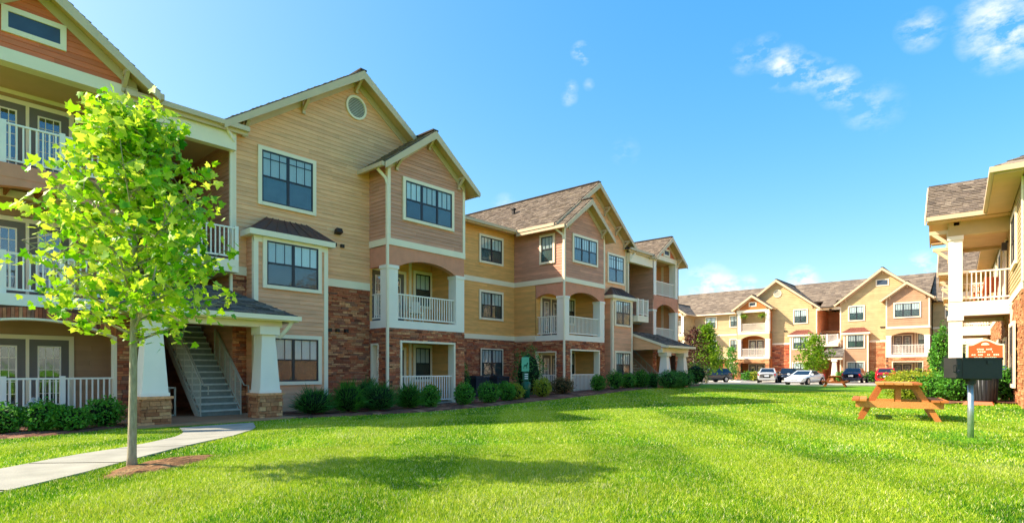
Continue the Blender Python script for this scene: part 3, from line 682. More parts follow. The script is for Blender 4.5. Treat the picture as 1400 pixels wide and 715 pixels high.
# straw mulch ring at the maple
mb = MB(); cxy = (2.35, 7.42); n = 26; rings = [(0, .05), (.3, .05), (.55, .035), (.78, -.01)]; grid = []
for r, h in rings:
    grid.append([(cxy[0] + r * (1.25 * cos(a) * .82 + .2 * sin(a)), cxy[1] + r * (.62 * sin(a) + .5 * cos(a) * .9), h + random.uniform(-.012, .012) * (r > 0)) for a in [2 * pi * k / n for k in range(n)]])
for a, b in zip(grid, grid[1:]):
    for k in range(n): mb.face([a[k], a[(k + 1) % n], b[(k + 1) % n], b[k]], 0, random.random())
part('mulch_ring', mb, 'mulch straw')['kind'] = 'structure'
# parking court
PK = ([(37, 30), (38.6, 19.0), (43.5, 15.5), (48.9, 12.9), (53, 9.2), (56, 5.0), (60, -6)], [(70.6, 38), (70.6, 28), (70.6, 20), (70.6, 15), (70.6, 10), (70.6, 4), (70.6, -6)])
strip('parking_court', PK[0], PK[1], .02, 'asphalt', 14, dens=1)
kb = MB()
for a, b in zip(PK[0][1:], PK[0][2:]):
    kb.bar((a[0], a[1], gzf(*a) + .03), (b[0], b[1], gzf(*b) + .03), .16, .14)
for a, b in zip(PK[1], PK[1][1:]): kb.bar((a[0], a[1], gzf(*a) + .06), (b[0], b[1], gzf(*b) + .06), .16, .16)
part('kerb', kb, 'kerb')['kind'] = 'structure'
part('kerb', MB().ext([(61.5, 22.3, -.2), (64, 21.6, -.2), (65.0, 23.4, -.2), (62.4, 24.6, -.2)], (0, 0, .16)), 'kerb')['kind'] = 'structure'
ml = MB()
for y in (6.5, 9.2, 11.9, 14.6, 17.3, 20.0, 22.7): ml.box(64.2, 69.2, y - .05, y + .05, -.132, -.128)
part('parking_lines', ml, 'trim white')['kind'] = 'structure'
strip('back_walk', [(70.7, 38), (70.7, -6)], [(71.3, 38), (71.3, -6)], .09, 'concrete', 2, dens=1)

# ------------------------------------------------------------------ main building (left)
A = thing('apartment_building', 'long three storey tan sided apartment building with stone base along the left of the lawn', 'apartment building', (0, 17.8, 0))
MTR[A] = 'shingle brown'
# left balcony wing
wing(A, .65, 4.85, -.3, 1.45, 8, 10.3, .74, ('siding salmon', 'siding peach', 'stucco'), 0, attic=(2.15, 3.35, 8.85, 9.46), solid_left=False, brick_arch=True, gy=13, posts=2)
part('wall_light', MB().box(4.55, 4.65, -.36, -.3, 8.0, 8.1), 'lamp dark', A)
siding(A, [rect(-.3, 8, -.4, 8.2)], 'r', 4.85, 'siding rose', 0, t=.1)
# first stair core
def stair_core(x0, x1, lod=0, yb=7, eave=True):
    part('core_floor', MB().box(x0, x1, -.3, yb, -.45, -.18), 'concrete tan', A if lod == 0 else B)
R = A
def core(R, x0, x1, wallm, lod=0, deep=7.0, topz=7.62, lz=(-.45, -.19)):
    part('core_floor', MB().box(x0, x1, -.35, deep, lz[0], lz[1]), 'concrete tan', R)
    siding(R, [rect(x0, x1, -.3, 8.2)], 'f', deep, wallm, 1, t=.1)
    part('core_beam', MB().box(x0, x1, -.3, -.05, topz, 8.12), 'trim', R)
    part('core_ceiling', MB().box(x0, x1, -.05, deep, 8.0, 8.12), 'soffit', R)
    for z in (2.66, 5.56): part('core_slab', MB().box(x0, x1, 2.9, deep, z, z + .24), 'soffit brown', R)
    for z in (2.9, 5.8): railing(R, x0 + .02, 2.95, z, x1 - x0 - .04, 'f', 1.0, 1, 'rail metal')
    part('upper_flight', MB().ext([(x0 + .1, 2.9, 2.66), (x0 + .1, .6, 4.0), (x0 + .1, .3, 4.3), (x0 + .1, 2.9, 2.9)], (1.0, 0, 0)).ext([(x1 - .1, .5, 4.0), (x1 - .1, 2.9, 5.56), (x1 - .1, 2.9, 5.8), (x1 - .1, .3, 4.3)], (-1.0, 0, 0)), 'riser', R)
    part('eave_board', MB().box(x0 - .3, x1 + .3, -.42, -.36, 8.1, 8.3), 'fascia', R)
    part('gutter', MB().box(x0 - .3, x1 + .3, -.54, -.42, 8.2, 8.34), 'fascia', R)
    slope(R, [(x0 - .3, -.44, 8.34), (x1 + .3, -.44, 8.34), (x1 + .3, deep + 4, 8.9), (x0 - .3, deep + 4, 8.9)], 'shingle grey', 1, .1)
core(A, 4.86, 7.43, 'siding rose')
landing(A, 5.3, 7.43, -.45, 3.98, 1.6)
stairs(A, 6.25, 7.3, -.85, -.19)
part('core_floor', MB().box(4.15, 7.95, -2.85, -.36, -.45, -.17), 'concrete tan', A)
# caged unit under the stairs
cg = thing('meter_cage', 'small open white framed cage standing under the stairs beside the concrete floor', 'cage', (5.45, 17.9, -.19))
mb = MB()
for sx in (0, .45):
    for sy in (0, .45): mb.box(sx - .02, sx + .02, sy - .02, sy + .02, 0, .82)
for z in (.03, .8): mb.box(0, .45, -.02, .02, z - .02, z + .02).box(0, .45, .43, .47, z - .02, z + .02).box(-.02, .02, 0, .45, z - .018, z + .018).box(.43, .47, 0, .45, z - .018, z + .018)
part('cage_frame', mb, 'rail metal', cg); part('meter_box', MB().box(.08, .37, .1, .37, .05, .62), 'hvac', cg)
# porch over the stairs
def porch(R, x0, x1, y0, zt, ztop, xt0, xt1, zb, hip=(1, 1), lod=0, mt='shingle grey', pil=None):
    e = zt
    a, b, c, d = (x0, y0, e), (x1, y0, e), (xt1, 0 if not lod else 0, ztop), (xt0, 0, ztop)
    slope(R, [a, b, c, d], mt, lod, .1, 'porch_roof')
    if hip[1]: slope(R, [b, (x1, 0, e), c], mt, lod, .1, 'porch_roof')
    if hip[0]: slope(R, [(x0, 0, e), a, d], mt, lod, .1, 'porch_roof')
    part('porch_ceiling', MB().box(x0 + .05, x1 - .05, y0 + .05, -.02, e - .12, e - .08), 'soffit', R)
    part('porch_fascia', MB().box(x0, x1, y0 - .04, y0, e - .16, e - .02), 'trim', R)
    part('gutter', MB().box(x0 - .05, x1 + .05, y0 - .14, y0 - .04, e - .13, e - .01), 'trim', R)
    part('porch_fascia', MB().box(x1, x1 + .04, y0, 0, e - .16, e - .02), 'trim', R); part('porch_fascia', MB().box(x0 - .04, x0, y0, 0, e - .16, e - .02), 'trim', R)
    part('porch_beam', MB().box(x0 + .3, x1 - .3, y0 + .28, y0 + .58, e - .32, e - .12), 'trim', R)
    for px in pil: pillar(R, px, y0 + .43, zb, e - .3, lod)
porch(A, 4.05, 8.05, -2.75, 2.58, 3.55, 4.9, 7.1, -.19, pil=(4.6, 7.35))
downspout(A, [(7.95, -2.72, 2.5), (7.85, -2.6, 2.25), (7.7, -2.4, 2.0)], 'trim white')
# gable section one
P1 = (11.72, 11.6, .69)
siding(A, [rect(7.44, 12.3, 4.24, 5.6), gpoly(7.44, 16.0, 5.6, *P1)], 'f', 0, 'siding tan')
stone(A, [rect(7.44, 12.3, -.45, 3.98)], 'f', .02, 'stone')
trim(A, [(7.42, 12.3, -.035, 0, 3.98, 4.24), (7.42, 7.54, -.03, 0, 4.24, 8.3)])
siding(A, [rect(0, 7, -.4, 8.4)], 'l', 7.44, 'siding rose', 0, t=.1)
part('gable_core', MB().ext([(7.6, .15, 5.6), (15.9, .15, 5.6), (15.9, .15, 8.4), (11.72, .15, 11.3), (7.6, .15, 8.4)], (0, .1, 0)), 'siding tan', A)
gable_roof(A, 7.0, 16.42, 11.72, 11.6, .69, -.5, 13, 'shingle brown', 0, 0, 7.44, 16.0, (1, 1), (7.75, 9.7, 11.72, 14.0))
window(A, 8.19, -.02, 6.25, 1.96, 1.84, 2, 'transom')
box_bay(A, 7.86, 10.29, -.5, 0, 'siding beige')
# round louvred vent
def vent(R, x, z, r, y=0):
    rg = MB(); n = 28
    for k in range(n):
        a, b = 2 * pi * k / n, 2 * pi * (k + 1) / n; q = [(x + rr * cos(t), y - .05, z + rr * sin(t)) for rr, t in ((r, a), (r, b), (r * .82, b), (r * .82, a))]
        rg.ext(q, (0, .045, 0))
    o = part('round_vent', rg, 'trim', R)
    k = -.78
    while k < .8:
        hw = r * .8 * sqrt(max(0, 1 - k * k / .66 * .9)) if abs(k) < .8 else .05; zz = z + k * r
        part('louvre', MB().hexa([(x - hw, y - .03, zz - .02), (x + hw, y - .03, zz - .02), (x + hw, y - .015, zz + .0), (x - hw, y - .015, zz + .0), (x - hw, y - .028, zz - .01), (x + hw, y - .028, zz - .01), (x + hw, y - .005, zz + .03), (x - hw, y - .005, zz + .03)]), 'louvre', o); k += .13
    dsk = MB(); dsk.face([(x + r * .82 * cos(2 * pi * q / n), y - .004, z + r * .82 * sin(2 * pi * q / n)) for q in range(n)])
    part('vent_back', dsk, 'lamp dark', o)
vent(A, 11.72, 10.42, .42, -.02)
# small fittings on the first gable wall
def flood(R, x, y, z):
    o = part('flood_light', MB().box(x - .05, x + .05, y - .06, y, z - .05, z + .05), 'lamp dark', R)
    part('lamp_head', MB().hexa([(x - .12, y - .24, z - .04), (x + .12, y - .24, z - .04), (x + .12, y - .05, z - .1), (x - .12, y - .05, z - .1), (x - .1, y - .2, z + .1), (x + .1, y - .2, z + .1), (x + .1, y - .05, z + .06), (x - .1, y - .05, z + .06)]), 'lamp dark', o)
flood(A, 10.95, 0, 5.88); flood(A, 16.35, 2.58, 5.3); 
for x in (10.85, 11.15): part('wall_vent', MB().box(x - .06, x + .06, -.1, 0, 5.36, 5.47), 'lamp dark', A)
for x in (10.65, 10.95, 11.3): part('wall_vent', MB().box(x - .06, x + .06, -.12, 0, 2.42, 2.53), 'lamp dark', A)
part('wall_vent', MB().box(17.0, 17.14, 2.5, 2.6, 5.02, 5.12), 'lamp dark', A)
# first bay
bay(A, 12.3, 16.0, -1.1, 0, .6, 9.96, .76, ('siding rose', 'siding gold', 'stucco'), 0, None, (12.92, 15.4, 6.49, 8.05), gy=.3)
siding(A, [rect(0, .6, -.12, 5.5)], 'r', 12.4, 'siding gold', 1, t=.1)
downspout(A, [(11.9, -1.0, 8.12), (12.2, -1.12, 7.8), (12.24, -1.16, 7.6), (12.24, -1.16, -.1)], 'trim')
downspout(A, [(7.1, -.4, 8.2), (7.34, -.3, 7.9), (7.36, -.08, 7.7), (7.36, -.08, 3.4)], 'trim')
# recessed wall
siding(A, [rect(16.0, 23.23, 2.9, 5.5), rect(16.0, 23.23, 5.75, 8.35)], 'f', 2.6, 'siding gold')
stone(A, [rect(16.0, 23.23, -.45, 2.66)], 'f', 2.62, 'stone')
trim(A, [(16.0, 23.22, 2.56, 2.6, 2.66, 2.9), (16.0, 23.22, 2.56, 2.6, 5.5, 5.75)])
siding(A, [rect(0, 2.6, -.45, 8.4)], 'r', 16.0, 'siding tan', 1, t=.1)
slope(A, [(15.9, 2.1, 8.42), (23.3, 2.1, 8.42), (23.3, 10, 9.0), (15.9, 10, 9.0)], 'shingle grey', 1, .1)
part('soffit_board', MB().box(16.05, 22.9, 2.1, 2.6, 8.26, 8.31), 'soffit', A)
part('eave_board', MB().box(16.05, 22.78, 2.06, 2.1, 8.2, 8.42), 'fascia', A)
part('gutter', MB().box(16.05, 22.7, 1.95, 2.06, 8.26, 8.4), 'fascia', A)
for z, h, t_ in ((6.5, 1.45, .12), (3.65, 1.5, .12), (.75, 1.45, .05)): window(A, 20.53 + (.12 - t_), 2.58 - (.04 if t_ < .1 else 0), z, 1.78 - 2 * (.12 - t_), h, 2, t=t_)
# gable section two
P2 = (26.8, 11.37, .74)
siding(A, [rect(26.93, 30.4, 4.24, 5.6), gpoly(23.23, 30.4, 5.6, *P2)], 'f', 0, 'siding tan')
stone(A, [rect(26.93, 30.4, -.45, 3.98)], 'f', .02, 'stone')
trim(A, [(26.93, 30.42, -.035, 0, 3.98, 4.24), (30.3, 30.42, -.03, 0, 4.24, 8.3), (30.3, 30.42, -.03, 0, -.2, 3.98)])
siding(A, [rect(-.7, 2.6, 5.75, 8.3)], 'l', 23.23, 'siding rose', 0, t=.1)
siding(A, [rect(1.12, 2.6, 2.9, 5.5)], 'l', 23.228, 'siding gold', 0, t=.1)
gable_roof(A, 22.78, 30.86, 26.8, 11.37, .74, -.5, 13, 'shingle brown', 0, 0, 23.23, 30.4, (1, 1), (28.0, 29.2, 30.1))
window(A, 28.28, -.02, 6.1, 1.87, 1.74, 2, 'transom')
box_bay(A, 28.05, 30.25, -.5, 0, 'siding beige', w=(.2, 1.8))
bay(A, 23.23, 26.93, -.7, 2.6, 1.1, 9.96, .76, ('siding rose', 'siding gold', 'stucco'), 0, (-.25, 1.1), (23.9, 26.2, 6.57, 8.03), gy=2.0, side=False)
trim(A, [(23.19, 23.23, 1.12, 2.56, 2.66, 2.9), (23.195, 23.23, -.7, 2.56, 5.5, 5.75)])
siding(A, [rect(-.7, .7, 5.75, 8.3)], 'l', 23.24, 'siding rose', 1, t=.02)
window(A, 23.21, .82, 6.5, .98, 1.5, 1, '', 'l')
downspout(A, [(22.85, -.45, 8.1), (23.1, -.72, 7.8), (23.13, -.78, 7.6), (23.13, -.78, -.1)], 'trim')
downspout(A, [(30.8, -.4, 8.1), (30.5, -.3, 7.8), (30.48, -.1, 7.6), (30.48, -.1, 3.2)], 'trim')
# second stair core
core(A, 30.41, 33.2, 'siding rose', 0, 7, 7.55)
landing(A, 30.41, 31.7, -.8, 3.98, 1.6)
part('core_floor', MB().box(30.3, 34, -2.6, -.36, -.3, .0), 'concrete tan', A)
stairs(A, 31.9, 33.0, -.7, 0.0, 13)
def shed(R):
    a, b, c, d = (30.5, -2.6, 2.55), (34.0, -2.6, 2.55), (34.0, 0, 3.45), (30.5, 0, 3.45)
    slope(R, [a, b, c, d], 'shingle grey', 0, .1, 'porch_roof')
    part('porch_fascia', MB().ext([(30.46, -2.6, 2.38), (30.46, -2.6, 2.53), (30.46, 0, 3.43), (30.46, 0, 3.28)], (.04, 0, 0)), 'trim', R)
    part('porch_gable', MB().ext([(30.52, -2.2, 2.3), (30.52, 0, 2.3), (30.52, 0, 3.3), (30.52, -2.2, 2.52)], (.05, 0, 0)), 'siding tan', R)
    part('porch_fascia', MB().box(30.46, 34.0, -2.64, -2.6, 2.38, 2.53), 'trim', R); part('gutter', MB().box(30.45, 34.05, -2.75, -2.64, 2.4, 2.52), 'trim', R)
    part('porch_beam', MB().box(30.55, 33.95, -2.3, -2.0, 2.12, 2.4), 'trim', R)
    for px in (31.15, 33.4): pillar(R, px, -2.15, .0, 2.14, 1)
shed(A)
# right balcony wing
wing(A, 33.2, 36.8, -.3, 1.5, 7, 9.75, .7, ('siding salmon', 'siding tan', 'stucco', 'siding rose'), 0, attic=(34.55, 35.45, 8.5, 9.0), gy=12, thirdwin=True)
siding(A, [rect(-.3, 14, -.4, 8.2)], 'r', 36.8, 'siding tan', 1, t=.1)
# rear body that closes the house
part('rear_body', MB().box(.7, 36.7, 8.0, 14.2, -.4, 8.2), 'siding tan', A)
slope(A, [(-1, 14.6, 8.2), (37, 14.6, 8.2), (37, 8.4, 10.8), (-1, 8.4, 10.8)], 'shingle brown', 1)
slope(A, [(-1, 6.5, 8.9), (37, 6.5, 8.9), (37, 8.4, 10.8), (-1, 8.4, 10.8)][::-1][2:] + [(37, 6.5, 8.9), (-1, 6.5, 8.9)][:0] if False else [(-1, 4.5, 8.62), (37, 4.5, 8.62), (37, 8.4, 9.3), (-1, 8.4, 9.3)], 'shingle grey', 1)
# roof vents on the brown slope
for y in (4.2, 8.0): part('roof_vent', MB().box(25.0, 25.14, y, y + .14, 9.9, 10.42).box(24.96, 25.18, y - .04, y + .18, 10.35, 10.45), 'lamp dark', A)

# ------------------------------------------------------------------ far building
B = thing('apartment_building', 'yellow three storey apartment building with two big gables facing the lawn across the parking court', 'apartment building', (72, 36, -.15), -pi / 2)
MTR[B] = 'shingle brown'
# left end wing and recess
wing(B, .3, 4.0, -3.0, -1.3, 1, 9.9, .7, ('siding pumpkin', 'siding pumpkin', 'siding cream'), 1, solid_left=False, gy=6)
siding(B, [rect(-3.0, .2, -.4, 8.3)], 'r', 4.0, 'siding straw', 1, t=.1)
part('wing_core', MB().box(.4, 3.92, -1.2, 4, -.4, 8.2), 'siding straw', B)
siding(B, [rect(-8, .3, -.4, 8.3)], 'f', -1.0, 'siding straw', 1)
siding(B, [rect(4.0, 9.9, 2.9, 5.55), rect(4.0, 9.9, 5.75, 8.3)], 'f', 0, 'siding cream', 1)
stone(B, [rect(4.0, 9.9, -.4, 2.66)], 'f', 0, 'stone', 1)
trim(B, [(4.0, 9.87, -.05, 0, 2.66, 2.9), (4.0, 9.87, -.04, 0, 5.55, 5.75)])
for x, w in ((5.45, 1.5), (8.55, 1.15)):
    for z in (.75, 3.65, 6.55): window(B, x, -.02, z, w, 1.5, 2)
for a_, b_ in ((-8, 9.4), (18.96, 20.3)): slope(B, [(a_, -.5, 8.35), (b_, -.5, 8.35), (b_, 1.0, 9.132), (a_, 1.0, 9.132)], 'shingle brown', 1)
slope(B, [(-8, 1.0, 9.135), (18.3, 1.0, 9.135), (18.3, 6.5, 12.0), (-8, 6.5, 12.0)], 'shingle brown', 1)
part('gutter', MB().box(4.0, 9.5, -.6, -.5, 8.2, 8.34), 'trim', B); part('soffit_board', MB().box(4.0, 9.5, -.5, 0, 8.16, 8.2), 'soffit', B)
wing(B, 9.87, 13.65, -1.1, .6, .3, 10.25, .72, ('siding pumpkin', 'siding pumpkin', 'siding cream', 'siding cream'), 1, attic=(11.3, 12.2, 8.85, 9.4), gy=1)
# big gables
def big_gable(R, x0, x1, xa, za, p, s0, s1, wx, w, bx, sid='siding straw'):
    siding(R, [gpoly(x0, x1, 5.6, xa, za, p), rect(s0, x1 if x1 < 20 else s1, 4.45, 5.6)], 'f', 0, sid, 1)
    gable_roof(R, x0 - .45, x1 + .45, xa, za, p, -.5, 9, 'shingle brown', 1, 0, x0, x1, (1, 1), (x0 + .6, x1 - .5))
big_gable(B, 9.9, 18.5, 14.2, 11.95, .77, 13.65, 18.5, 0, 0, 0)
stone(B, [rect(13.65, 15.7, -.4, 4.25)], 'f', .0, 'stone', 1)
trim(B, [(13.65, 15.7, -.05, 0, 4.25, 4.45), (18.4, 18.5, -.04, 0, -.2, 8.2)])
siding(B, [rect(15.7, 18.5, -.4, 4.45)], 'f', 0, 'siding peach', 1)
window(B, 15.98, -.02, 6.6, 1.56, 1.7, 2); box_bay(B, 15.75, 18.1, -.5, 0, 'siding peach', 1, 'metal roof red', (.25, 1.8))
vent(B, 14.25, 10.3, .45, -.03)
# stair core
Rm = B
def core_far(R, x0, x1):
    part('core_floor', MB().box(x0, x1, -.35, 7, -.4, 0), 'concrete', R)
    siding(R, [rect(x0, x1, 0, 8.2)], 'f', 5, 'siding beige', 1, t=.1)
    siding(R, [rect(0, 5, 0, 8.2)], 'l', x1, 'siding rose', 1, t=.05); siding(R, [rect(0, 5, 0, 8.2)], 'r', x0, 'siding tan', 1, t=.05)
    part('core_beam', MB().box(x0, x1, -.1, .15, 8.0, 8.3), 'trim', R)
    part('core_slab', MB().box(x0, x1, 1.5, 5, 2.6, 2.85).box(x0, x1, 1.5, 5, 5.5, 5.75), 'soffit brown', R)
    part('upper_flight', MB().ext([(x1 - .2, .5, 4.3), (x1 - .2, 3.4, 5.75), (x1 - .2, 3.4, 5.5), (x1 - .2, .5, 4.0)], (-1, 0, 0)), 'tread', R)
    landing(R, x0 + .05, x1 - .05, -.6, 3.9, 1.4, 1)
core_far(B, 18.5, 20.8)
slope(B, [(18.3, 1.0, 9.135), (28.8, 1.0, 9.135), (28.8, 6.5, 12.0), (18.3, 6.5, 12.0)], 'shingle brown', 1)
slope(B, [(19.4, -2.4, 2.75), (21.6, -2.4, 2.75), (21.3, -.02, 3.8), (19.6, -.02, 3.8)], 'shingle grey', 1, .1, 'porch_roof')
part('porch_beam', MB().box(19.5, 21.5, -2.3, -2.05, 2.4, 2.62), 'trim', B); pillar(B, 20.7, -2.0, 0, 2.4, 1)
# gable two
siding(B, [gpoly(20.8, 29.0, 5.6, 24.85, 12.1, .8), rect(20.8, 25.3, 4.45, 5.6)], 'f', 0, 'siding straw', 1)
gable_roof(B, 20.35, 29.4, 24.85, 12.1, .8, -.5, 9, 'shingle brown', 1, 0, 20.8, 29, (1, 1), (21.4, 24.85))
stone(B, [rect(23.64, 25.3, -.4, 4.25)], 'f', .0, 'stone light', 1)
trim(B, [(23.6, 25.3, -.05, 0, 4.25, 4.45), (20.8, 20.92, -.04, 0, -.2, 8.2), (25.1, 25.3, -.06, 0, -.2, 4.25)])
siding(B, [rect(20.8, 23.64, -.4, 4.45)], 'f', 0, 'siding peach', 1)
window(B, 21.6, -.02, 6.6, 1.6, 1.7, 2); box_bay(B, 21.25, 23.6, -.5, 0, 'siding peach', 1, 'metal roof red', (.3, 1.75))
o_ = part('attic_louvre', MB().box(24.2, 25.4, -.06, 0, 10.2, 10.9), 'trim', B); part('louvre_grille', MB().box(24.32, 25.28, -.075, -.06, 10.3, 10.8), 'attic glass', o_)
bay(B, 25.3, 29.0, -1.1, 0, .6, 10.3, .76, ('siding peach', 'siding peach', 'stucco peach'), 1, None, (25.95, 28.3, 6.6, 8.2), gy=.3, stm='stone light')
siding(B, [rect(29.0, 42, 2.9, 5.5), rect(29.0, 42, 5.7, 8.3)], 'f', 1.6, 'siding straw', 1)
siding(B, [rect(29.0, 42, -.4, 2.7)], 'f', 1.6, 'siding straw', 1)
trim(B, [(29.0, 42, 1.55, 1.6, 2.7, 2.9), (29.0, 42, 1.55, 1.6, 5.5, 5.7)])
for z in (.75, 3.65, 6.55): window(B, 30.0, 1.58, z, 1.4, 1.5, 2)
slope(B, [(28.8, 1.1, 8.35), (42, 1.1, 8.35), (42, 6.5, 12.0), (28.8, 6.5, 12.0)], 'shingle brown', 1)
part('rear_body', MB().box(-8, 42, 7, 12.5, -.4, 8.2), 'siding straw', B)
slope(B, [(-8, 13, 8.35), (42, 13, 8.35), (42, 6.5, 12.0), (-8, 6.5, 12.0)], 'shingle brown', 1)
flood(B, 18.9, -.02, 5.4); flood(B, 19.9, 0, 8.0); part('wall_vent', MB().box(24.6, 25.1, -.1, 0, 5.75, 5.88), 'lamp dark', B)
for x in (15.0, 15.2): part('wall_vent', MB().box(x, x + .12, -.1, 0, 5.75, 5.88), 'lamp dark', B)

# ------------------------------------------------------------------ right building
C = thing('apartment_building', 'two storey yellow sided building with white balcony column and stone base at the right edge', 'apartment building', (24.5, .3, .1), pi + radians(3.8))
MTR[C] = 'shingle brown'
def portico(R, x1, lod=0, w=3.7, rb=2.0):
    x0 = x1 - w; yf = -1.6; z2 = 3.3
    for cx in (x1 - .19, x0 + .19):
        part('column', MB().box(cx - .19, cx + .19, yf, yf + .38, -.2, 2.82).box(cx - .22, cx + .22, yf - .03, yf + .41, 2.66, 2.82), 'trim white', R)
        part('column', MB().box(cx - .19, cx + .19, yf, yf + .38, z2, 5.5).box(cx - .22, cx + .22, yf - .03, yf + .41, 5.36, 5.498), 'trim white', R)
    part('beam', MB().box(x0, x1, yf, yf + .3, 2.82, z2 - .02).box(x1 - .3, x1, yf + .3, 0, 2.82, z2 - .02).box(x0, x0 + .3, yf + .3, 0, 2.82, z2 - .02), 'trim white', R)
    part('floor_slab', MB().box(x0 + .3, x1 - .3, yf + .3, 0, 2.95, z2 - .04), 'soffit brown', R)
    part('header_beam', MB().box(x0, x1, yf, yf + .3, 5.5, 5.85).box(x1 - .3, x1, yf + .3, 0, 5.5, 6.02).box(x0, x0 + .3, yf + .3, 0, 5.5, 6.02), 'siding straw', R)
    part('ceiling', MB().box(x0 + .3, x1 - .3, yf + .3, 0, 5.6, 5.7), 'soffit', R)
    railing(R, x0 + .38, yf + .15, z2, w - .76, 'f', 1.0, lod); railing(R, x1 - .15, -.02, z2, 1.2, 'l', 1.0, lod); railing(R, x0 + .15, -.02, z2, 1.2, 'l', 1.0, lod)
    xa = (x0 + x1) / 2; za = 7.75; p = .7
    siding(R, [gpoly(x0, x1, 5.85, xa, za, p)], 'f', yf, 'siding straw', lod, t=.15)
    slope(R, [(x1 + .42, yf - .6, za - p * (w / 2 + .42)), (x1 + .42, -.35, za - p * (w / 2 + .42)), (xa, rb, za), (xa, yf - .6, za)], 'shingle brown', lod)
    slope(R, [(x0 - .42, yf - .6, za - p * (w / 2 + .42)), (x0 - .42, 0, za - p * (w / 2 + .42)), (xa, rb, za), (xa, yf - .6, za)], 'shingle brown', lod)
    ze = za - p * (w / 2 + .42)
    for sx, x_ in ((1, x1 + .42), (-1, x0 - .42)):
        part('gutter', MB().box(min(x_, x_ + .1 * sx), max(x_, x_ + .1 * sx), yf - .58, -.45, ze - .16, ze - .02), 'fascia', R)
        part('rake_board', MB().ext([(x_, yf - .64, ze - .02), (xa, yf - .64, za - .02), (xa, yf - .64, za - .28), (x_, yf - .64, ze - .26)], (0, .04, 0)), 'fascia', R)
        part('soffit_board', MB().box(min(x_, x_ - .42 * sx), max(x_, x_ - .42 * sx), yf - .58, -.02, ze - .2, ze - .17), 'soffit', R)
    for bx in (x1 - .12, x0 + .12): bracket(R, bx, yf, 5.75, 1.25)
    for z0 in (.0, z2):
        door(R, x0 + .6, -.03, z0 + .01, 1.85, 2.12, 2)
    o = part('lantern', MB().box(x1 - .62, x1 - .48, -.2, -.06, 4.95, 5.2).box(x1 - .58, x1 - .52, -.1, -.03, 5.2, 5.26), 'lamp dark', R)
portico(C, 0, 0); portico(C, -14, 0); portico(C, -27, 1)
xe = 4.6
siding(C, [rect(-40, xe, 3.3, 6.0)], 'f', 0, 'siding straw', 0)
stone(C, [rect(-40, xe, -.3, 3.1)], 'f', .02, 'stone light', 0)
siding(C, [rect(0, 9, 3.3, 6.0)], 'r', xe, 'siding straw', 1); stone(C, [rect(0, 9, -.3, 3.1)], 'r', xe - .02, 'stone light', 1)
trim(C, [(-40, xe, -.04, 0, 3.1, 3.3), (.9, 1.02, -.06, 0, -.1, 3.1), (xe - .12, xe + .02, -.04, 0, 3.3, 6.0)])
part('rear_body', MB().box(-39.9, xe - .1, .2, 9, -.3, 6.0), 'siding straw', C)
for x in (1.2,): 
    window(C, x, -.06, .5, 1.8, 1.9, 2); window(C, x, -.02, 4.0, 1.8, 1.6, 2)
for x in (-6, -9.5, -19.5, -23): 
    window(C, x, -.06, .6, 1.8, 1.6, 2); window(C, x, -.02, 4.0, 1.8, 1.6, 2)
slope(C, [(-40, -.6, 6.2), (xe + .6, -.6, 6.2), (.6, 4.4, 8.8), (-40, 4.4, 8.8)], 'shingle brown', 1)
slope(C, [(xe + .6, -.6, 6.2), (xe + .6, 9.6, 6.2), (.6, 4.4, 8.8)], 'shingle brown', 1)
slope(C, [(-40, 9.6, 6.2), (xe + .6, 9.6, 6.2), (.6, 4.4, 8.8), (-40, 4.4, 8.8)], 'shingle brown', 1)
part('soffit_board', MB().box(.1, xe + .6, -.6, -.02, 6.0, 6.05).box(-40, -3.9, -.6, -.02, 6.0, 6.05), 'soffit', C)
part('gutter', MB().box(.45, xe + .7, -.7, -.6, 6.05, 6.19).box(xe + .6, xe + .7, -.6, 9.6, 6.05, 6.19), 'fascia', C)

# ------------------------------------------------------------------ leaves
LEAF = (np.array([(0, -.5, 0), (.28, 0, .06), (0, .5, 0), (-.28, 0, .06)]), [(0, 1, 2, 3)])
def maple_template():
    pts = [(0, 0), (.22, -.06), (.46, .02), (.36, .2), (.52, .42), (.24, .42), (.16, .58), (0, .86), (-.16, .58), (-.24, .42), (-.52, .42), (-.36, .2), (-.46, .02), (-.22, -.06)]
    v = [(0, .28, .0)] + [(a, b, -.12 * abs(a) - .10 * max(0, b - .3)) for a, b in pts]
    return np.array(v), [(0, i, i % 14 + 1) for i in range(1, 15)]
MAPLE = maple_template()
BLADE = (np.array([(-.035, 0, 0), (.035, 0, 0), (.02, .5, .03), (0, 1, 0), (-.02, .5, .03)]), [(0, 1, 2, 3, 4)])
def basis(n, tilt=1.0, up=(0, 0, 1), rg=RN):
    nrm = rg.normal(size=(n, 3)) * tilt + np.array(up); nrm /= np.linalg.norm(nrm, axis=1)[:, None]
    t = rg.normal(size=(n, 3)); t -= (t * nrm).sum(1)[:, None] * nrm; t /= np.linalg.norm(t, axis=1)[:, None]
    b = np.cross(nrm, t); return np.stack([b, t, nrm], 1)       # rows x,y,z
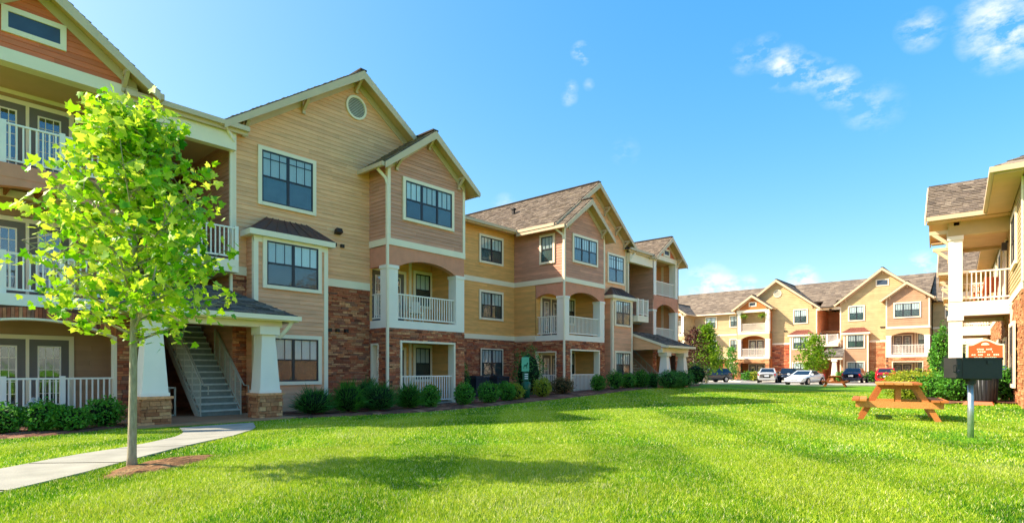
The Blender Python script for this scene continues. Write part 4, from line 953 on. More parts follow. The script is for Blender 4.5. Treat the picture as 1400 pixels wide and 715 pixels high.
def scatter(name, tpl, pos, bas, sc, tint, extra=None):
    tv, tf = tpl; k = len(tv); n = len(pos)
    v = pos[:, None] + np.einsum('kc,ncd->nkd', tv, bas) * np.asarray(sc).reshape(-1, 1, 1)
    L_ = [len(f) for f in tf]; fl = np.concatenate([np.array(f) for f in tf])
    loops = (fl[None] + (np.arange(n) * k)[:, None]).ravel(); tot = np.tile(L_, n)
    me = bpy.data.meshes.new(name); me.vertices.add(n * k); me.vertices.foreach_set('co', v.ravel())
    me.loops.add(len(loops)); me.loops.foreach_set('vertex_index', loops.astype(np.int32))
    me.polygons.add(len(tot)); st = np.r_[0, np.cumsum(tot)[:-1]]; me.polygons.foreach_set('loop_start', st.astype(np.int32)); me.polygons.foreach_set('loop_total', tot.astype(np.int32))
    me.update(calc_edges=True)
    a = me.attributes.new('tint', 'FLOAT', 'FACE'); a.data.foreach_set('value', np.repeat(tint, len(tf)).astype(np.float32)); return me

# ------------------------------------------------------------------ the maple
T = thing('maple_tree', 'young bright green maple tree with thin grey trunk beside the sidewalk', 'tree', (2.03, 7.49, 0))
tp = [(0, 0, -.05), (0, 0, .15), (.01, .0, .8), (.02, .01, 1.5), (.03, .02, 2.2), (.05, .02, 3.0), (.1, -.02, 3.7), (.14, -.04, 4.1)]
part('trunk', MB().tube(tp, [.064, .046, .04, .037, .030, .020, .011, .005], 10), 'bark', T, smooth=True)
def crown_r(z): return np.interp(z, [1.25, 1.45, 1.9, 2.3, 2.7, 3.1, 3.45, 3.8, 4.1, 4.3], [.2, .5, .82, .98, .98, .7, .46, .27, .14, .04])
rg = random.Random(11); lpos = []; br = []
nb = 38
for i in range(nb):
    z0 = 1.42 + 2.4 * (i / nb) ** .95; az = i * 2.39996 + rg.uniform(-.3, .3); zt = min(3.95, z0 + rg.uniform(.4, .7)); r = float(crown_r(zt)) * rg.uniform(.82, 1.05)
    a = Vector((np.interp(z0, [0, 3, 4.1], [0, .05, .14]), 0, z0)); b = Vector((r * cos(az), r * sin(az), zt)); mid = a.lerp(b, .5) + Vector((0, 0, -.08))
    br.append(([a, mid, b], [.016, .010, .004]))
    for k in range(14):
        s = .3 + .7 * k / 13; q = (a.lerp(mid, s * 2) if s < .5 else mid.lerp(b, s * 2 - 1))
        tw = q + Vector((rg.gauss(0, .2), rg.gauss(0, .2), rg.gauss(.02, .13))) * (.7 + s * .4)
        br.append(([q, tw], [.005, .002]))
        for _ in range(9): lpos.append(tw + Vector((rg.gauss(0, .075), rg.gauss(0, .075), rg.gauss(-.01, .06))))
for z, az, ln in ((3.45, 2.45, .72), (3.2, 2.2, .95), (2.85, 2.25, 1.2)):   # sprigs that stand out of the crown
    br.append(([Vector((.04, 0, z - .75)), Vector((ln * .5 * cos(az), ln * .5 * sin(az), z - .3)), Vector((ln * cos(az), ln * sin(az), z))], [.012, .008, .003]))
    for k in range(34): lpos.append(Vector((ln * cos(az) * (.7 + .35 * k / 34) + rg.gauss(0, .07), ln * sin(az) * (.7 + .35 * k / 34) + rg.gauss(0, .07), z + rg.gauss(0, .07))))
mb = MB()
for p_, r_ in br: mb.tube(p_, r_, 4, cap=False)
part('branches', mb, 'bark', T)
LP = np.array([tuple(p) for p in lpos]); n = len(LP)
bs = basis(n, .85, (.0, -.25, .7)); scs = RN.uniform(.06, .13, n); tn = np.clip(RN.beta(2, 2, n), 0, 1)
# the 300 largest seen are leaves of their own
camd = np.linalg.norm(LP + np.array([2.03, 7.49, -1.1]), axis=1); order = np.argsort(camd / scs)
big, rest = order[:300], order[300:]
lm = []
for q in range(12):
    m_ = scatter('leaf', MAPLE, np.zeros((1, 3)), np.eye(3)[None], np.ones(1), np.array([q / 11])); m_.materials.append(MATS['maple leaf']); lm.append(m_)
for i in big:
    o = bpy.data.objects.new('leaf', lm[int(tn[i] * 11)]); COL.objects.link(o); o.parent = T
    M3 = Matrix(bs[i].T.tolist()); o.matrix_local = Matrix.LocRotScale(Vector(LP[i]), M3.to_quaternion(), Vector((scs[i],) * 3))
cm = scatter('crown', MAPLE, LP[rest], bs[rest], scs[rest], tn[rest]); cm.materials.append(MATS['maple leaf'])
part('crown', cm, None, T, kind='stuff')

# ------------------------------------------------------------------ other trees
def tree(name, label, x, y, h, r, z0, lm_, n, ls, shape='oval', trunk=.09, group=None, dens=1):
    rg = np.random.default_rng(int(x * 13 + h * 7)); T = thing(name, label, 'tree', (x, y, gzf(x, y)), 0, group)
    part('trunk', MB().tube([(0, 0, -.1), (.02, 0, z0), (.0, .05, h * .6), (.05, 0, h * .95)], [trunk, trunk * .8, trunk * .4, .01], 8), 'bark', T, smooth=True)
    mb = MB(); cl = []
    nb = int(22 * dens)
    for i in range(nb):
        t = (i + .5) / nb; zz = z0 + (h - z0) * t; az = i * 2.4
        prof = {'oval': sqrt(max(.02, 1 - (2 * t - .85) ** 2 / 1.35)), 'cone': 1.05 - t, 'col': .9 if t < .7 else max(.1, 3 * (1 - t))}[shape] * r
        e = Vector((prof * cos(az) * rg.uniform(.6, 1.05), prof * sin(az) * rg.uniform(.6, 1.05), zz)); a = Vector((0, 0, max(z0 * .9, zz - prof * .7)))
        mb.tube([a, e], [trunk * .28, trunk * .08], 4, cap=False)
        for s in (.45, .75, 1.0): cl.append(tuple(a.lerp(e, s)))
    part('branches', mb, 'bark', T)
    cl = np.array(cl); k = rg.integers(0, len(cl), n); p = cl[k] + rg.normal(size=(n, 3)) * r * .15
    m_ = scatter('crown', LEAF, p, basis(n, .9, (0, 0, .5), rg), rg.uniform(ls * .7, ls * 1.3, n), np.clip(rg.beta(2, 2, n) * .7 + .3 * rg.random(len(cl))[k], 0, 1)); m_.materials.append(MATS[lm_])
    part('crown', m_, None, T, kind='stuff'); return T
tree('young_tree', 'young bright green tree with pale trunk near the left end of the yellow building', 53.5, 22.6, 5.3, 1.9, 1.6, 'leaf bright', 4500, .26, 'cone', .12)
tree('young_tree', 'small round yellow green tree standing behind the white car and far picnic table', 62.4, 15.5, 4.6, 1.5, 1.4, 'leaf bright', 2600, .24, 'oval', .09)
tree('young_tree', 'small bushy green tree growing against the stone wall left of the silver car', 69.5, 26.3, 4.0, 1.0, .4, 'leaf green', 1600, .2, 'oval', .07)
tree('plum_tree', 'dark maroon leaved small tree beyond the corner pillar of the long building', 46, 20.5, 4.6, 1.3, .6, 'leaf maroon', 1800, .2, 'oval', .08)


# ------------------------------------------------------------------ shrubs
def shrub_meshes(key, w, h, kind, mt, n, ls, seed):
    rg = np.random.default_rng(seed)
    if kind == 'spike':
        a = rg.uniform(0, 2 * pi, n); el = rg.uniform(.25, 1.35, n); rr = rg.uniform(.25, 1, n)
        d = np.stack([np.cos(a) * np.cos(el), np.sin(a) * np.cos(el), np.sin(el)], -1); p = d * rr[:, None] * np.array([w / 2, w / 2, h]) * .8 * rg.uniform(.8, 1.25, n)[:, None]
        t = d + rg.normal(size=(n, 3)) * .25; t /= np.linalg.norm(t, axis=1)[:, None]; x = np.cross(t, rg.normal(size=(n, 3))); x /= np.linalg.norm(x, axis=1)[:, None]
        m_ = scatter('foliage', BLADE, p, np.stack([x, t, np.cross(x, t)], 1), rg.uniform(ls * .7, ls * 1.4, n), rg.random(n))
    else:
        d = rg.normal(size=(n, 3)); d /= np.linalg.norm(d, axis=1)[:, None]
        lump = 1 + .12 * np.sin(d[:, 0] * 5 + seed) * np.cos(d[:, 1] * 4 + seed) + .09 * np.sin(d[:, 2] * 7 + d[:, 0] * 6)
        rr = lump * np.clip(rg.normal(.93, .1, n), .5, 1.16)
        p = d * rr[:, None] * np.array([w / 2, w / 2, h / 2]) + np.array([0, 0, h / 2]); p = p[p[:, 2] > 0]; n = len(p)
        m_ = scatter('foliage', LEAF, p, basis(n, .9, (0, -.1, .5), rg), rg.uniform(ls * .7, ls * 1.3, n), np.clip(rg.beta(2, 2, n), 0, 1))
    m_.materials.append(MATS[mt])
    core = MB(); k = 8  # dark ellipsoid added inside the foliage to make it opaque
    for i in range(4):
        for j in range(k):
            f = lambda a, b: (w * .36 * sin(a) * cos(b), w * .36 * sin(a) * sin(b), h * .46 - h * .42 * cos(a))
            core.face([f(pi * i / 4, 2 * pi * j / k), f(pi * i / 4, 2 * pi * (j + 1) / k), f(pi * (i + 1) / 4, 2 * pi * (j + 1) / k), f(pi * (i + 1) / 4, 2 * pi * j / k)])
    return m_, core.mesh('dark_core', 'shrub core')
def shrub(label, x, y, w, h, kind='ball', mt='leaf green', n=1500, ls=.07, name='shrub', group=None, seed=0):
    key = ('sh', round(w, 1), round(h, 1), kind, mt, seed)
    a = cached(key, lambda: shrub_meshes(key, round(w, 1), round(h, 1), kind, mt, n, ls, seed + 5))
    T = thing(name, label, 'shrub', (x, y, gzf(x, y) + .02), random.uniform(0, 6), group)
    part('foliage', a[0], None, T, kind='stuff'); part('dark_core', a[1], None, T); T.scale = (w / round(w, 1), w / round(w, 1), h / round(h, 1)); return T
g1 = 'low shrubs under the left patio railing'
shrub('low shrub at the left picture edge below the patio railing', 1.95, 15.75, .75, .6, mt='leaf green', group=g1, seed=1)
shrub('broad low shrub below the patio railing post', 2.62, 15.65, .85, .62, mt='leaf green', group=g1, seed=2, n=1900)
shrub('wide sprawling shrub right of the railing post in the left bed', 3.02, 15.5, .8, .5, mt='leaf green', group=g1, seed=3)
shrub('round shrub nearest the left stone column', 3.75, 15.9, .8, .66, mt='leaf green', group=g1, seed=1)
g2 = 'shrubs in the bed along the long building'
for lb, px_x, px_y, w, h, k, m_, sd_ in (
    ('spiky juniper with long dark fronds right of the porch pillar', 8.95, 15.75, 1.3, .75, 'spike', 'leaf dark', 4),
    ('upright spiky shrub under the first stone wall', 9.95, 15.5, 1.05, .95, 'spike', 'leaf green', 5),
    ('dark feathery shrub in front of the narrow side opening', 11.0, 15.35, 1.2, .9, 'spike', 'leaf dark', 6),
    ('tall loose yew left of the first stone bay', 11.2, 16.3, 1.0, 1.0, 'spike', 'leaf dark', 7),
    ('feathery shrub at the foot of the first downspout', 12.3, 15.5, .95, .8, 'spike', 'leaf green', 8)):
    shrub(lb, px_x, px_y, w, h, k, m_, 2600, .24, 'juniper', g2, sd_)
for i, (lb, x, y, w, h, m_) in enumerate((
    ('round clipped shrub before the left end of the first patio railing', 13.2, 15.5, .8, .85, 'leaf green'),
    ('round clipped shrub before the right end of the first patio railing', 14.9, 15.55, .85, .85, 'leaf green'),
    ('dense round shrub at the right corner of the first stone bay', 16.2, 15.5, 1.0, .95, 'leaf green'),
    ('small round shrub left of the air conditioners', 17.4, 15.7, .85, .75, 'leaf green'),
    ('yellow green loose shrub in front of the air conditioners', 18.1, 15.9, 1.0, .85, 'leaf lime'),
    ('tall dark holly behind the green waste station post', 20.6, 17.2, 1.5, 2.0, 'leaf dark'),
    ('dark upright shrub against the wall right of the first bay', 17.4, 18.6, 1.1, 1.75, 'leaf dark'),
    ('olive shrub just right of the green waste station', 20.0, 15.9, .9, .9, 'leaf lime'),
    ('bronze twiggy shrub left of the second bay corner', 22.0, 16.3, 1.3, .85, 'leaf bronze'),
    ('round shrub before the left end of the second patio railing', 24.9, 16.2, .85, 1.0, 'leaf green'),
    ('round shrub before the right pier of the second bay', 26.9, 16.4, 1.0, 1.0, 'leaf green'),
    ('first shrub right of the second bay under the box window', 28.4, 16.5, 1.1, 1.05, 'leaf green'),
    ('second shrub right of the second bay under the box window', 29.9, 16.5, 1.1, 1.0, 'leaf green'),
    ('dark hedge shrub left of the far porch pillar', 31.1, 16.4, 1.2, 1.0, 'leaf dark'),
    ('grassy shrub beyond the outermost porch pillar', 38.4, 17.0, 1.9, 1.5, 'leaf green'))):
    shrub(lb, x, y, w * (.86 if h < 1.4 else 1), h * (.88 if h < 1.4 else 1) * (1 + .12 * sin(i * 2.7)), 'ball', m_, 1700, .075, 'shrub', g2, i % 6 + 20)
for i, (lb, x) in enumerate((('hedge shrub before the far stairs, left one', 30.2), ('hedge shrub before the far stairs, middle one', 31.1), ('hedge shrub nearest the far porch step', 32.1))):
    shrub(lb, x, 14.95, 1.3, .95, 'ball', 'leaf dark', 1700, .08, 'shrub', g2, i + 30)
g3 = 'shrubs by the right building'
for i, (lb, x, y, w, h, m_, n_) in enumerate((
    ('lime yellow shrub directly behind the picnic table top', 24.3, 2.75, 1.45, 1.05, 'leaf lime', 2600),
    ('yellow green shrub at the far left end of the bed behind the picnic table', 26.3, 3.45, 1.3, 1.0, 'leaf lime', 2200),
    ('green mound farther back beyond the lime shrubs', 31.5, 3.6, 1.5, 1.0, 'leaf green', 2600),
    ('glossy bush behind the right picnic bench', 23.9, 2.05, 1.4, .92, 'leaf green', 2600),
    ('glossy bush left of the black litter bin', 23.3, 1.45, 1.2, 1.0, 'leaf green', 2600),
    ('leafy bush between the litter bin and the stone wall', 23.2, .42, .8, 1.0, 'leaf green', 1800),
    ('tall open shrub with long arching stems behind the grill', 25.6, 1.75, 1.6, 1.95, 'leaf green', 800))):
    shrub(lb, x, y, w, h, 'ball', m_, n_, .085, 'shrub', g3, i + 40)
shrub('tall narrow green arborvitae just left of the white column of the right building', 34.6, 2.98, .85, 3.0, 'ball', 'leaf green', 3600, .11, 'arborvitae', None, 77)
g4 = 'small shrubs along the far building'
i = 0
for lb, y in (('clipped shrub left of the bushy tree at the far wall', 30.0), ('clipped shrub below the far left ground window', 28.6), ('low shrub under the far balcony bay', 24.3), ('yellowish shrub left of the silver car', 23.4), ('shrub at the foot of the far brown porch', 14.6), ('shrub between the navy and red cars', 11.8), ('shrub below the far stone wall right of the navy car', 10.9), ('bush right of the red car', 8.0)):
    shrub(lb, 71.0 - (1.2 if 8 < y < 16 else 1.6), y, 1.5, 1.1, 'ball', 'leaf lime' if 'yellowish' in lb else 'leaf green', 700, .16, 'shrub', g4, 60 + i % 3); i += 1

# ------------------------------------------------------------------ grass
def inside(px, py, poly):
    poly = np.array(poly); c = np.zeros(len(px), bool); j = len(poly) - 1
    for i in range(len(poly)):
        xi, yi = poly[i]; xj, yj = poly[j]
        k = ((yi > py) != (yj > py)) & (px < (xj - xi) * (py - yi) / (yj - yi + 1e-12) + xi); c ^= k; j = i
    return c
PAVE = [PN + PF[::-1], B1[0] + B1[1][::-1], B2[0] + B2[1][::-1], B4[0] + B4[1][::-1], PK[0] + PK[1][::-1], [(4.1, 14.3), (8, 14.9), (8, 18), (4.1, 18)],
        [(cxy[0] + .6 * (1.02 * cos(a) + .2 * sin(a)), cxy[1] + .6 * (.62 * sin(a) + .45 * cos(a))) for a in np.linspace(0, 6.2, 20)]]
def grass(n, d0, d1, w, h, seed):
    rg = np.random.default_rng(seed); d = np.sqrt(rg.uniform(d0 ** 2, d1 ** 2, n)); az = YAW + rg.uniform(-radians(50), radians(50), n)
    x = d * np.cos(az); y = d * np.sin(az)
    keep = np.ones(n, bool)
    for p in PAVE: keep &= ~inside(x, y, p)
    keep &= (y < 17.3) & (y > -8); 
    bare = (np.hypot((x - 12.3) / 1.4, (y - .75) / .5) < 1) | (np.hypot((x - 15.3) / 1.3, (y - 2.6) / .6) < 1)
    keep &= ~(bare & (rg.random(n) < .75))
    x = x[keep]; y = y[keep]; n = len(x); z = gz(x, y)
    cl = np.sin(x * 3.1 + np.sin(y * 2.3)) * np.cos(y * 2.7 + np.sin(x * 1.9)) * .5 + .5
    cl2 = np.sin(x * 11 + 2 * np.sin(y * 9)) * np.cos(y * 12) * .5 + .5
    hh = rg.uniform(.6, 1.2, n) * h * (.75 + .35 * cl + .25 * cl2); a = rg.uniform(0, 2 * pi, n); ww = w * rg.uniform(.6, 1.3, n)
    lean = rg.normal(0, .45, (n, 2)) * hh[:, None]; dx = np.cos(a) * ww; dy = np.sin(a) * ww
    v = np.stack([np.stack([x - dx, y - dy, z - .004], -1), np.stack([x + dx, y + dy, z - .004], -1), np.stack([x + lean[:, 0], y + lean[:, 1], z + hh], -1)], 1)
    me = bpy.data.meshes.new('grass'); me.vertices.add(3 * n); me.vertices.foreach_set('co', v.ravel()); me.loops.add(3 * n); me.loops.foreach_set('vertex_index', np.arange(3 * n, dtype=np.int32))
    me.polygons.add(n); me.polygons.foreach_set('loop_start', np.arange(0, 3 * n, 3, dtype=np.int32)); me.polygons.foreach_set('loop_total', np.full(n, 3, np.int32)); me.update(calc_edges=True)
    t = me.attributes.new('tint', 'FLOAT', 'FACE'); st_ = np.tanh(4 * np.sin((y * cos(.646) - x * sin(.646) + .35 * np.sin(x * .3)) * 2.24)) * .5 + .5; tt = np.clip(rg.beta(1.2, 1.5, n) * .55 + cl * .1 + cl2 * .08 + st_ * .24 - .02 + .12 * np.sin(x * .9 + 1.3 * np.sin(y * .7)) * np.cos(y * 1.1), 0, .93); tt[rg.random(n) < .07] = 1; sp = np.hypot((x - 4.63) / .16, (y - 3.0) / .09) < 1; sp |= np.hypot((x - 9.2) / .5, (y - 1.9) / .2) < 1; tt[sp & (rg.random(n) < .2)] = 1; hh[sp] *= .7  # stripe term puts the mown blades' changing sheen into the tint
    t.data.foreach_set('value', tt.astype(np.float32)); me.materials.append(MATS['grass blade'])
    return me
for lb, me_ in zip(('short bright turf blades on the nearest part of the lawn', 'mown turf blades across the middle of the lawn', 'mown turf blades on the far part of the lawn'), (grass(420000, 3.4, 8.5, .005, .036, 1), grass(260000, 8.5, 16, .008, .034, 2), grass(190000, 16, 34, .018, .036, 3))):
    o = bpy.data.objects.new('grass', me_); COL.objects.link(o); tag(o, lb, 'grass'); o['kind'] = 'stuff'

# ------------------------------------------------------------------ picnic tables
def picnic(label, x, y, rz, wood, s=1.0, ln=1.8, grp=None, cat='picnic table'):
    T = thing('picnic_table', label, cat, (x, y, gzf(x, y)), rz, grp); H = .83
    for k in range(5): c = -.39 + k * .195; part('top_plank', MB().box(-ln / 2, ln / 2, c - .09, c + .09, H - .045, H, 0, random.random()), wood, T)
    for sg in (-1, 1):
        for k in range(2): c = sg * (.76 + k * .17); part('bench_plank', MB().box(-ln / 2 + .03, ln / 2 - .03, c - .078, c + .078, .42, .465, 0, random.random()), wood, T)
    for ex in (-ln / 2 + .2, ln / 2 - .2):
        for sg in (-1, 1): part('leg', MB().ext([(ex, sg * .28, H - .05), (ex, sg * .42, H - .05), (ex, sg * .90, 0.0), (ex, sg * .76, 0.0)], (.045, 0, 0), 0, random.random()), wood, T)
        part('bench_beam', MB().box(ex - .05, ex - .005, -.93, .93, .28, .42, 0, .4), wood, T)
        part('top_beam', MB().box(ex - .05, ex - .005, -.40, .40, H - .14, H - .046, 0, .6), wood, T)
    part('brace', MB().bar((-ln / 2 + .22, 0, .34), (-.1, 0, H - .08), .09, .05).bar((ln / 2 - .22, 0, .34), (.1, 0, H - .08), .09, .05).box(-ln / 2 + .2, -ln / 2 + .28, -.06, .06, .38, H - .1), wood, T)
    T.scale = (s, s * .86, s); return T
vx, vy = CF[0] + .616 * CR[0], CF[1] + .616 * CR[1]; ax = atan2(vy, vx)
ex0, ey0 = 14.95, 2.03
picnic('orange stained cedar picnic table on the lawn left of the black grill', ex0 + .75 * cos(ax), ey0 + .75 * sin(ax), ax, 'cedar')
picnic('dark brown picnic table at the far edge of the lawn by the white car', 48.6, 10.6, radians(9), 'cedar dark')

# ------------------------------------------------------------------ grill
gx0, gy0 = 12.05, .62
d_ = sqrt(gx0 ** 2 + gy0 ** 2); ga = atan2(CF[1], CF[0])
G = thing('park_grill', 'black steel box grill on a galvanised post in the lawn at right', 'grill', (gx0, gy0, 0), ga - pi / 2)   # local -y faces the camera side
zt = 1.30; zb_ = .965; hw = .37
part('post', MB().tube([(-.03, 0, -.05), (-.03, 0, zb_ - .06)], .044, 14), 'galvanised', G, smooth=True)
part('post_sleeve', MB().tube([(-.03, 0, zb_ - .09), (-.03, 0, zb_)], .07, 14).box(-.1, .25, -.08, .08, zb_ - .025, zb_), 'grill black', G)
part('firebox', MB().box(-hw + .1, hw, -.14, -.122, zb_, zt).box(-hw + .1, hw, .122, .14, zb_, zt).box(-hw + .1, -hw + .118, -.122, .122, zb_, zt).box(hw - .018, hw, -.122, .122, zb_, zt).box(-hw + .1, hw, -.122, .122, zb_ + .002, zb_ + .02).box(-hw + .09, hw + .01, -.15, -.14, zt - .03, zt + .005), 'grill black', G)
part('lid', MB().box(-hw + .0, -hw + .1, -.135, .135, zb_ + .01, zt + .002), 'grill black', G)
part('handle', MB().tube([(-hw - .0, -.2, 1.2), (-hw - .06, -.22, 1.19), (-hw - .11, -.22, 1.17), (-hw - .11, -.22, 1.08), (-hw - .05, -.22, 1.06), (-hw, -.2, 1.1)], .012, 6).tube([(-hw - .06, -.22, 1.0), (-hw - .06, -.22, 1.26)], .012, 6), 'grill black', G)
part('handle', MB().tube([(hw, -.1, 1.17), (hw + .08, -.1, 1.17), (hw + .1, -.1, 1.13), (hw + .02, -.1, 1.11)], .012, 6), 'galvanised', G)
for k in range(9): part('grate_bar', MB().box(-hw + .12, hw - .02, -.1 + k * .025, -.09 + k * .025, zt - .07, zt - .06), 'galvanised', G)
part('damper', MB().box(.12, .2, -.152, -.14, zt - .1, zt - .04), 'bin black', G)

# ------------------------------------------------------------------ orange notice board
sg = thing('notice_board', 'orange notice board with cream border and arched top behind the grill', 'sign', (23.3, .89, gzf(23.3, .9)), radians(-90 + 3))
W2 = .45; zb_, zt = 1.05, 1.78
def board(w, z0, z1, zc, y0, y1):
    pts = [(-w, z0), (w, z0), (w, z1)]; 
    for k in range(1, 12): u = 1 - 2 * k / 12.; pts.append((u * w, z1 + (zc - z1) * .5 * (1 + cos(pi * min(1, abs(u) * 1.15)))))
    pts.append((-w, z1)); return MB().ext([(a, y0, b) for a, b in pts], (0, y1 - y0, 0))
part('border', board(W2, zb_, zt, zt + .16, -.02, .03), 'sign cream', sg); pn = part('panel', board(W2 - .04, zb_ + .04, zt - .04, zt + .11, -.035, -.02), 'sign orange', sg)
em = MB()
for k in range(8): a, b = pi * k / 8, pi * (k + 1) / 8; em.ext([(0, -.045, zt - .03), (.1 * cos(a), -.045, zt - .03 + .08 * sin(a)), (.1 * cos(b), -.045, zt - .03 + .08 * sin(b))], (0, .01, 0))
part('emblem', em, 'sign cream', pn)
rr_ = random.Random(3)
for z, w in ((zt - .16, .2), (zt - .24, .18), (zt - .33, .33), (zt - .42, .27), (zt - .51, .3), (zt - .6, .34)):
    x = -w; mb = MB()
    while x < w:
        l = rr_.uniform(.02, .045); 
        if rr_.random() < .86: mb.box(x, min(w, x + l), -.043, -.035, z - rr_.uniform(.018, .026), z + rr_.uniform(.018, .026))
        x += l + .012
    part('lettering', mb, 'sign cream', pn)
for sx in (-1, 1): part('post', MB().box(sx * (W2 - .02) - .045, sx * (W2 - .02) + .045, -.02 + .05, .12, -.1, zt - .02), 'sign cream', sg)
# ------------------------------------------------------------------ litter bin
lb_ = thing('litter_bin', 'black round litter bin standing behind the grill post', 'bin', (22.3, .86, gzf(22.3, .86) + .03))
part('bin_body', MB().tube([(0, 0, 0), (0, 0, .04), (0, 0, .86)], [.26, .28, .32], 20), 'bin black', lb_, smooth=True)
part('bin_rim', MB().tube([(0, 0, .84), (0, 0, .9)], .34, 20), 'bin black', lb_); part('bin_lid', MB().tube([(0, 0, .9), (0, 0, .98), (0, 0, 1.02)], [.3, .22, .08], 20), 'bin black', lb_)
for k in range(20):
    a = 2 * pi * k / 20; part('slat', MB().bar((.285 * cos(a), .285 * sin(a), .05), (.325 * cos(a), .325 * sin(a), .84), .05, .012, up=(cos(a), sin(a), .01)), 'bin black', lb_)
lbb = thing('ground_cover_sheet', 'dark red low sheet lying on the mulch beside the litter bin', 'cover', (21.1, .95, gzf(21.1, .95)))
part('cover', MB().hexa([(-.3, -.35, 0), (.3, -.35, 0), (.3, .35, 0), (-.3, .35, 0), (-.25, -.3, .08), (.25, -.3, .08), (.25, .3, .08), (-.25, .3, .08)]), 'siding salmon', lbb)
# ------------------------------------------------------------------ pet waste station
ws = thing('pet_waste_station', 'dark green pet waste station post with pale green sign in the mulch bed', 'waste station', (18.76, 15.85, gzf(18.76, 15.85)), radians(-40))
part('post', MB().box(-.05, .05, -.03, .03, -.05, 1.85), 'green enamel', ws)
s_ = part('sign_plate', MB().box(-.16, .16, -.055, -.032, 1.18, 1.78), 'sign green', ws)
em = MB().tube([(-.06, -.062, 1.42), (.07, -.062, 1.45)], .035, 6).tube([(.07, -.062, 1.47), (.1, -.062, 1.55)], .025, 6).tube([(-.06, -.062, 1.4), (-.08, -.062, 1.3)], .014, 5).tube([(.06, -.062, 1.42), (.06, -.062, 1.3)], .014, 5)
part('dog_symbol', em, 'green enamel', s_)
part('bag_box', MB().box(-.13, .13, -.16, -.032, .78, 1.14), 'green enamel', ws)
for z in (.88, .97, 1.06): part('box_label', MB().box(-.05, .09, -.168, -.16, z - .022, z + .022), 'plate', ws)
part('waste_drum', MB().tube([(0, -.2, .08), (0, -.2, .68), (0, -.2, .76)], [.17, .2, .12], 16), 'green enamel', ws, smooth=True)
# ------------------------------------------------------------------ air conditioners
for lb, x in (('dark air conditioner below the ground window, left one of the pair', 18.9), ('dark air conditioner below the ground window, right one of the pair', 20.3)):
    ac = thing('air_conditioner', lb, 'air conditioner', (x, 18.9, -.1), 0, 'air conditioners by the recessed wall')
    part('casing', MB().box(-.42, .42, -.4, .4, 0, .08).box(-.42, -.36, -.4, -.34, .08, .85).box(.36, .42, -.4, -.34, .08, .85).box(-.42, -.36, .34, .4, .08, .85).box(.36, .42, .34, .4, .08, .85).box(-.43, .43, -.41, .41, .85, .9).box(-.36, .36, -.35, .35, .08, .84), 'hvac', ac)
    for k in range(12): part('fin', MB().box(-.36, .36, -.38, -.365, .12 + k * .06, .15 + k * .06), 'hvac', ac)
    part('fan_grille', MB().tube([(0, 0, .9), (0, 0, .95)], [.34, .3], 18), 'lamp dark', ac)
# ------------------------------------------------------------------ things on the balconies
pb = thing('plastic_bag', 'crumpled clear plastic bag standing on the left ground patio', 'bag', (2.9, 18.3, -.12))
rg = random.Random(5); m_ = MB(); rings = []
for i in range(7):
    z = i / 6 * .55; r = .24 * sin(pi * (.25 + .68 * i / 6)) + .02; rings.append([(r * cos(2 * pi * k / 12) * rg.uniform(.8, 1.2), r * sin(2 * pi * k / 12) * rg.uniform(.8, 1.2), z + rg.uniform(-.02, .02)) for k in range(12)])
for a, b in zip(rings, rings[1:]):
    for k in range(12): m_.face([a[k], a[(k + 1) % 12], b[(k + 1) % 12], b[k]])
part('film', m_, 'plastic film', pb)
def chair(label, x, y, z, rz, mt='lamp dark'):
    T = thing('patio_chair', label, 'chair', (x, y, z), rz)
    part('seat', MB().box(-.24, .24, -.24, .24, .40, .44), mt, T); part('backrest', MB().hexa([(-.24, .2, .44), (.24, .2, .44), (.24, .24, .44), (-.24, .24, .44), (-.22, .3, .9), (.22, .3, .9), (.22, .33, .9), (-.22, .33, .9)]), mt, T)
    for sx in (-.21, .21):
        for sy in (-.21, .21): part('leg', MB().box(sx - .02, sx + .02, sy - .02, sy + .02, 0, .4), mt, T)
        part('armrest', MB().box(sx - .03, sx + .03, -.22, .24, .62, .65).box(sx - .015, sx + .015, -.2, -.17, .44, .62), mt, T)
    return T
chair('dark chair on the second floor balcony of the second bay', 24.3, 18.0, 2.88, .6)
chair('pale chair behind the railing of the first bay balcony', 14.3, 17.6, 2.88, -.4, 'trim')
chair('red brown chair on the balcony of the right building', 26.2, 1.0, 3.42, 2.2, 'siding salmon')
for lb, x, y in (('hanging fern basket on the left of the far third floor balcony', 70.85, 25.3), ('hanging fern basket on the right of the far third floor balcony', 70.85, 23.1)):
    hb = thing('hanging_basket', lb, 'hanging basket', (x, y, 7.3), 0, 'hanging baskets on the far balcony')
    part('pot', MB().tube([(0, 0, 0), (0, 0, .22)], [.14, .22], 10), 'lamp dark', hb); part('chain', MB().tube([(0, 0, .2), (0, 0, .75)], .012, 4), 'lamp dark', hb)
    f_ = scatter('foliage', LEAF, RN.normal(size=(260, 3)) * np.array([.26, .26, .14]) + np.array([0, 0, .26]), basis(260, .9), RN.uniform(.1, .2, 260), RN.random(260)); f_.materials.append(MATS['leaf bright']); part('foliage', f_, None, hb, kind='stuff')
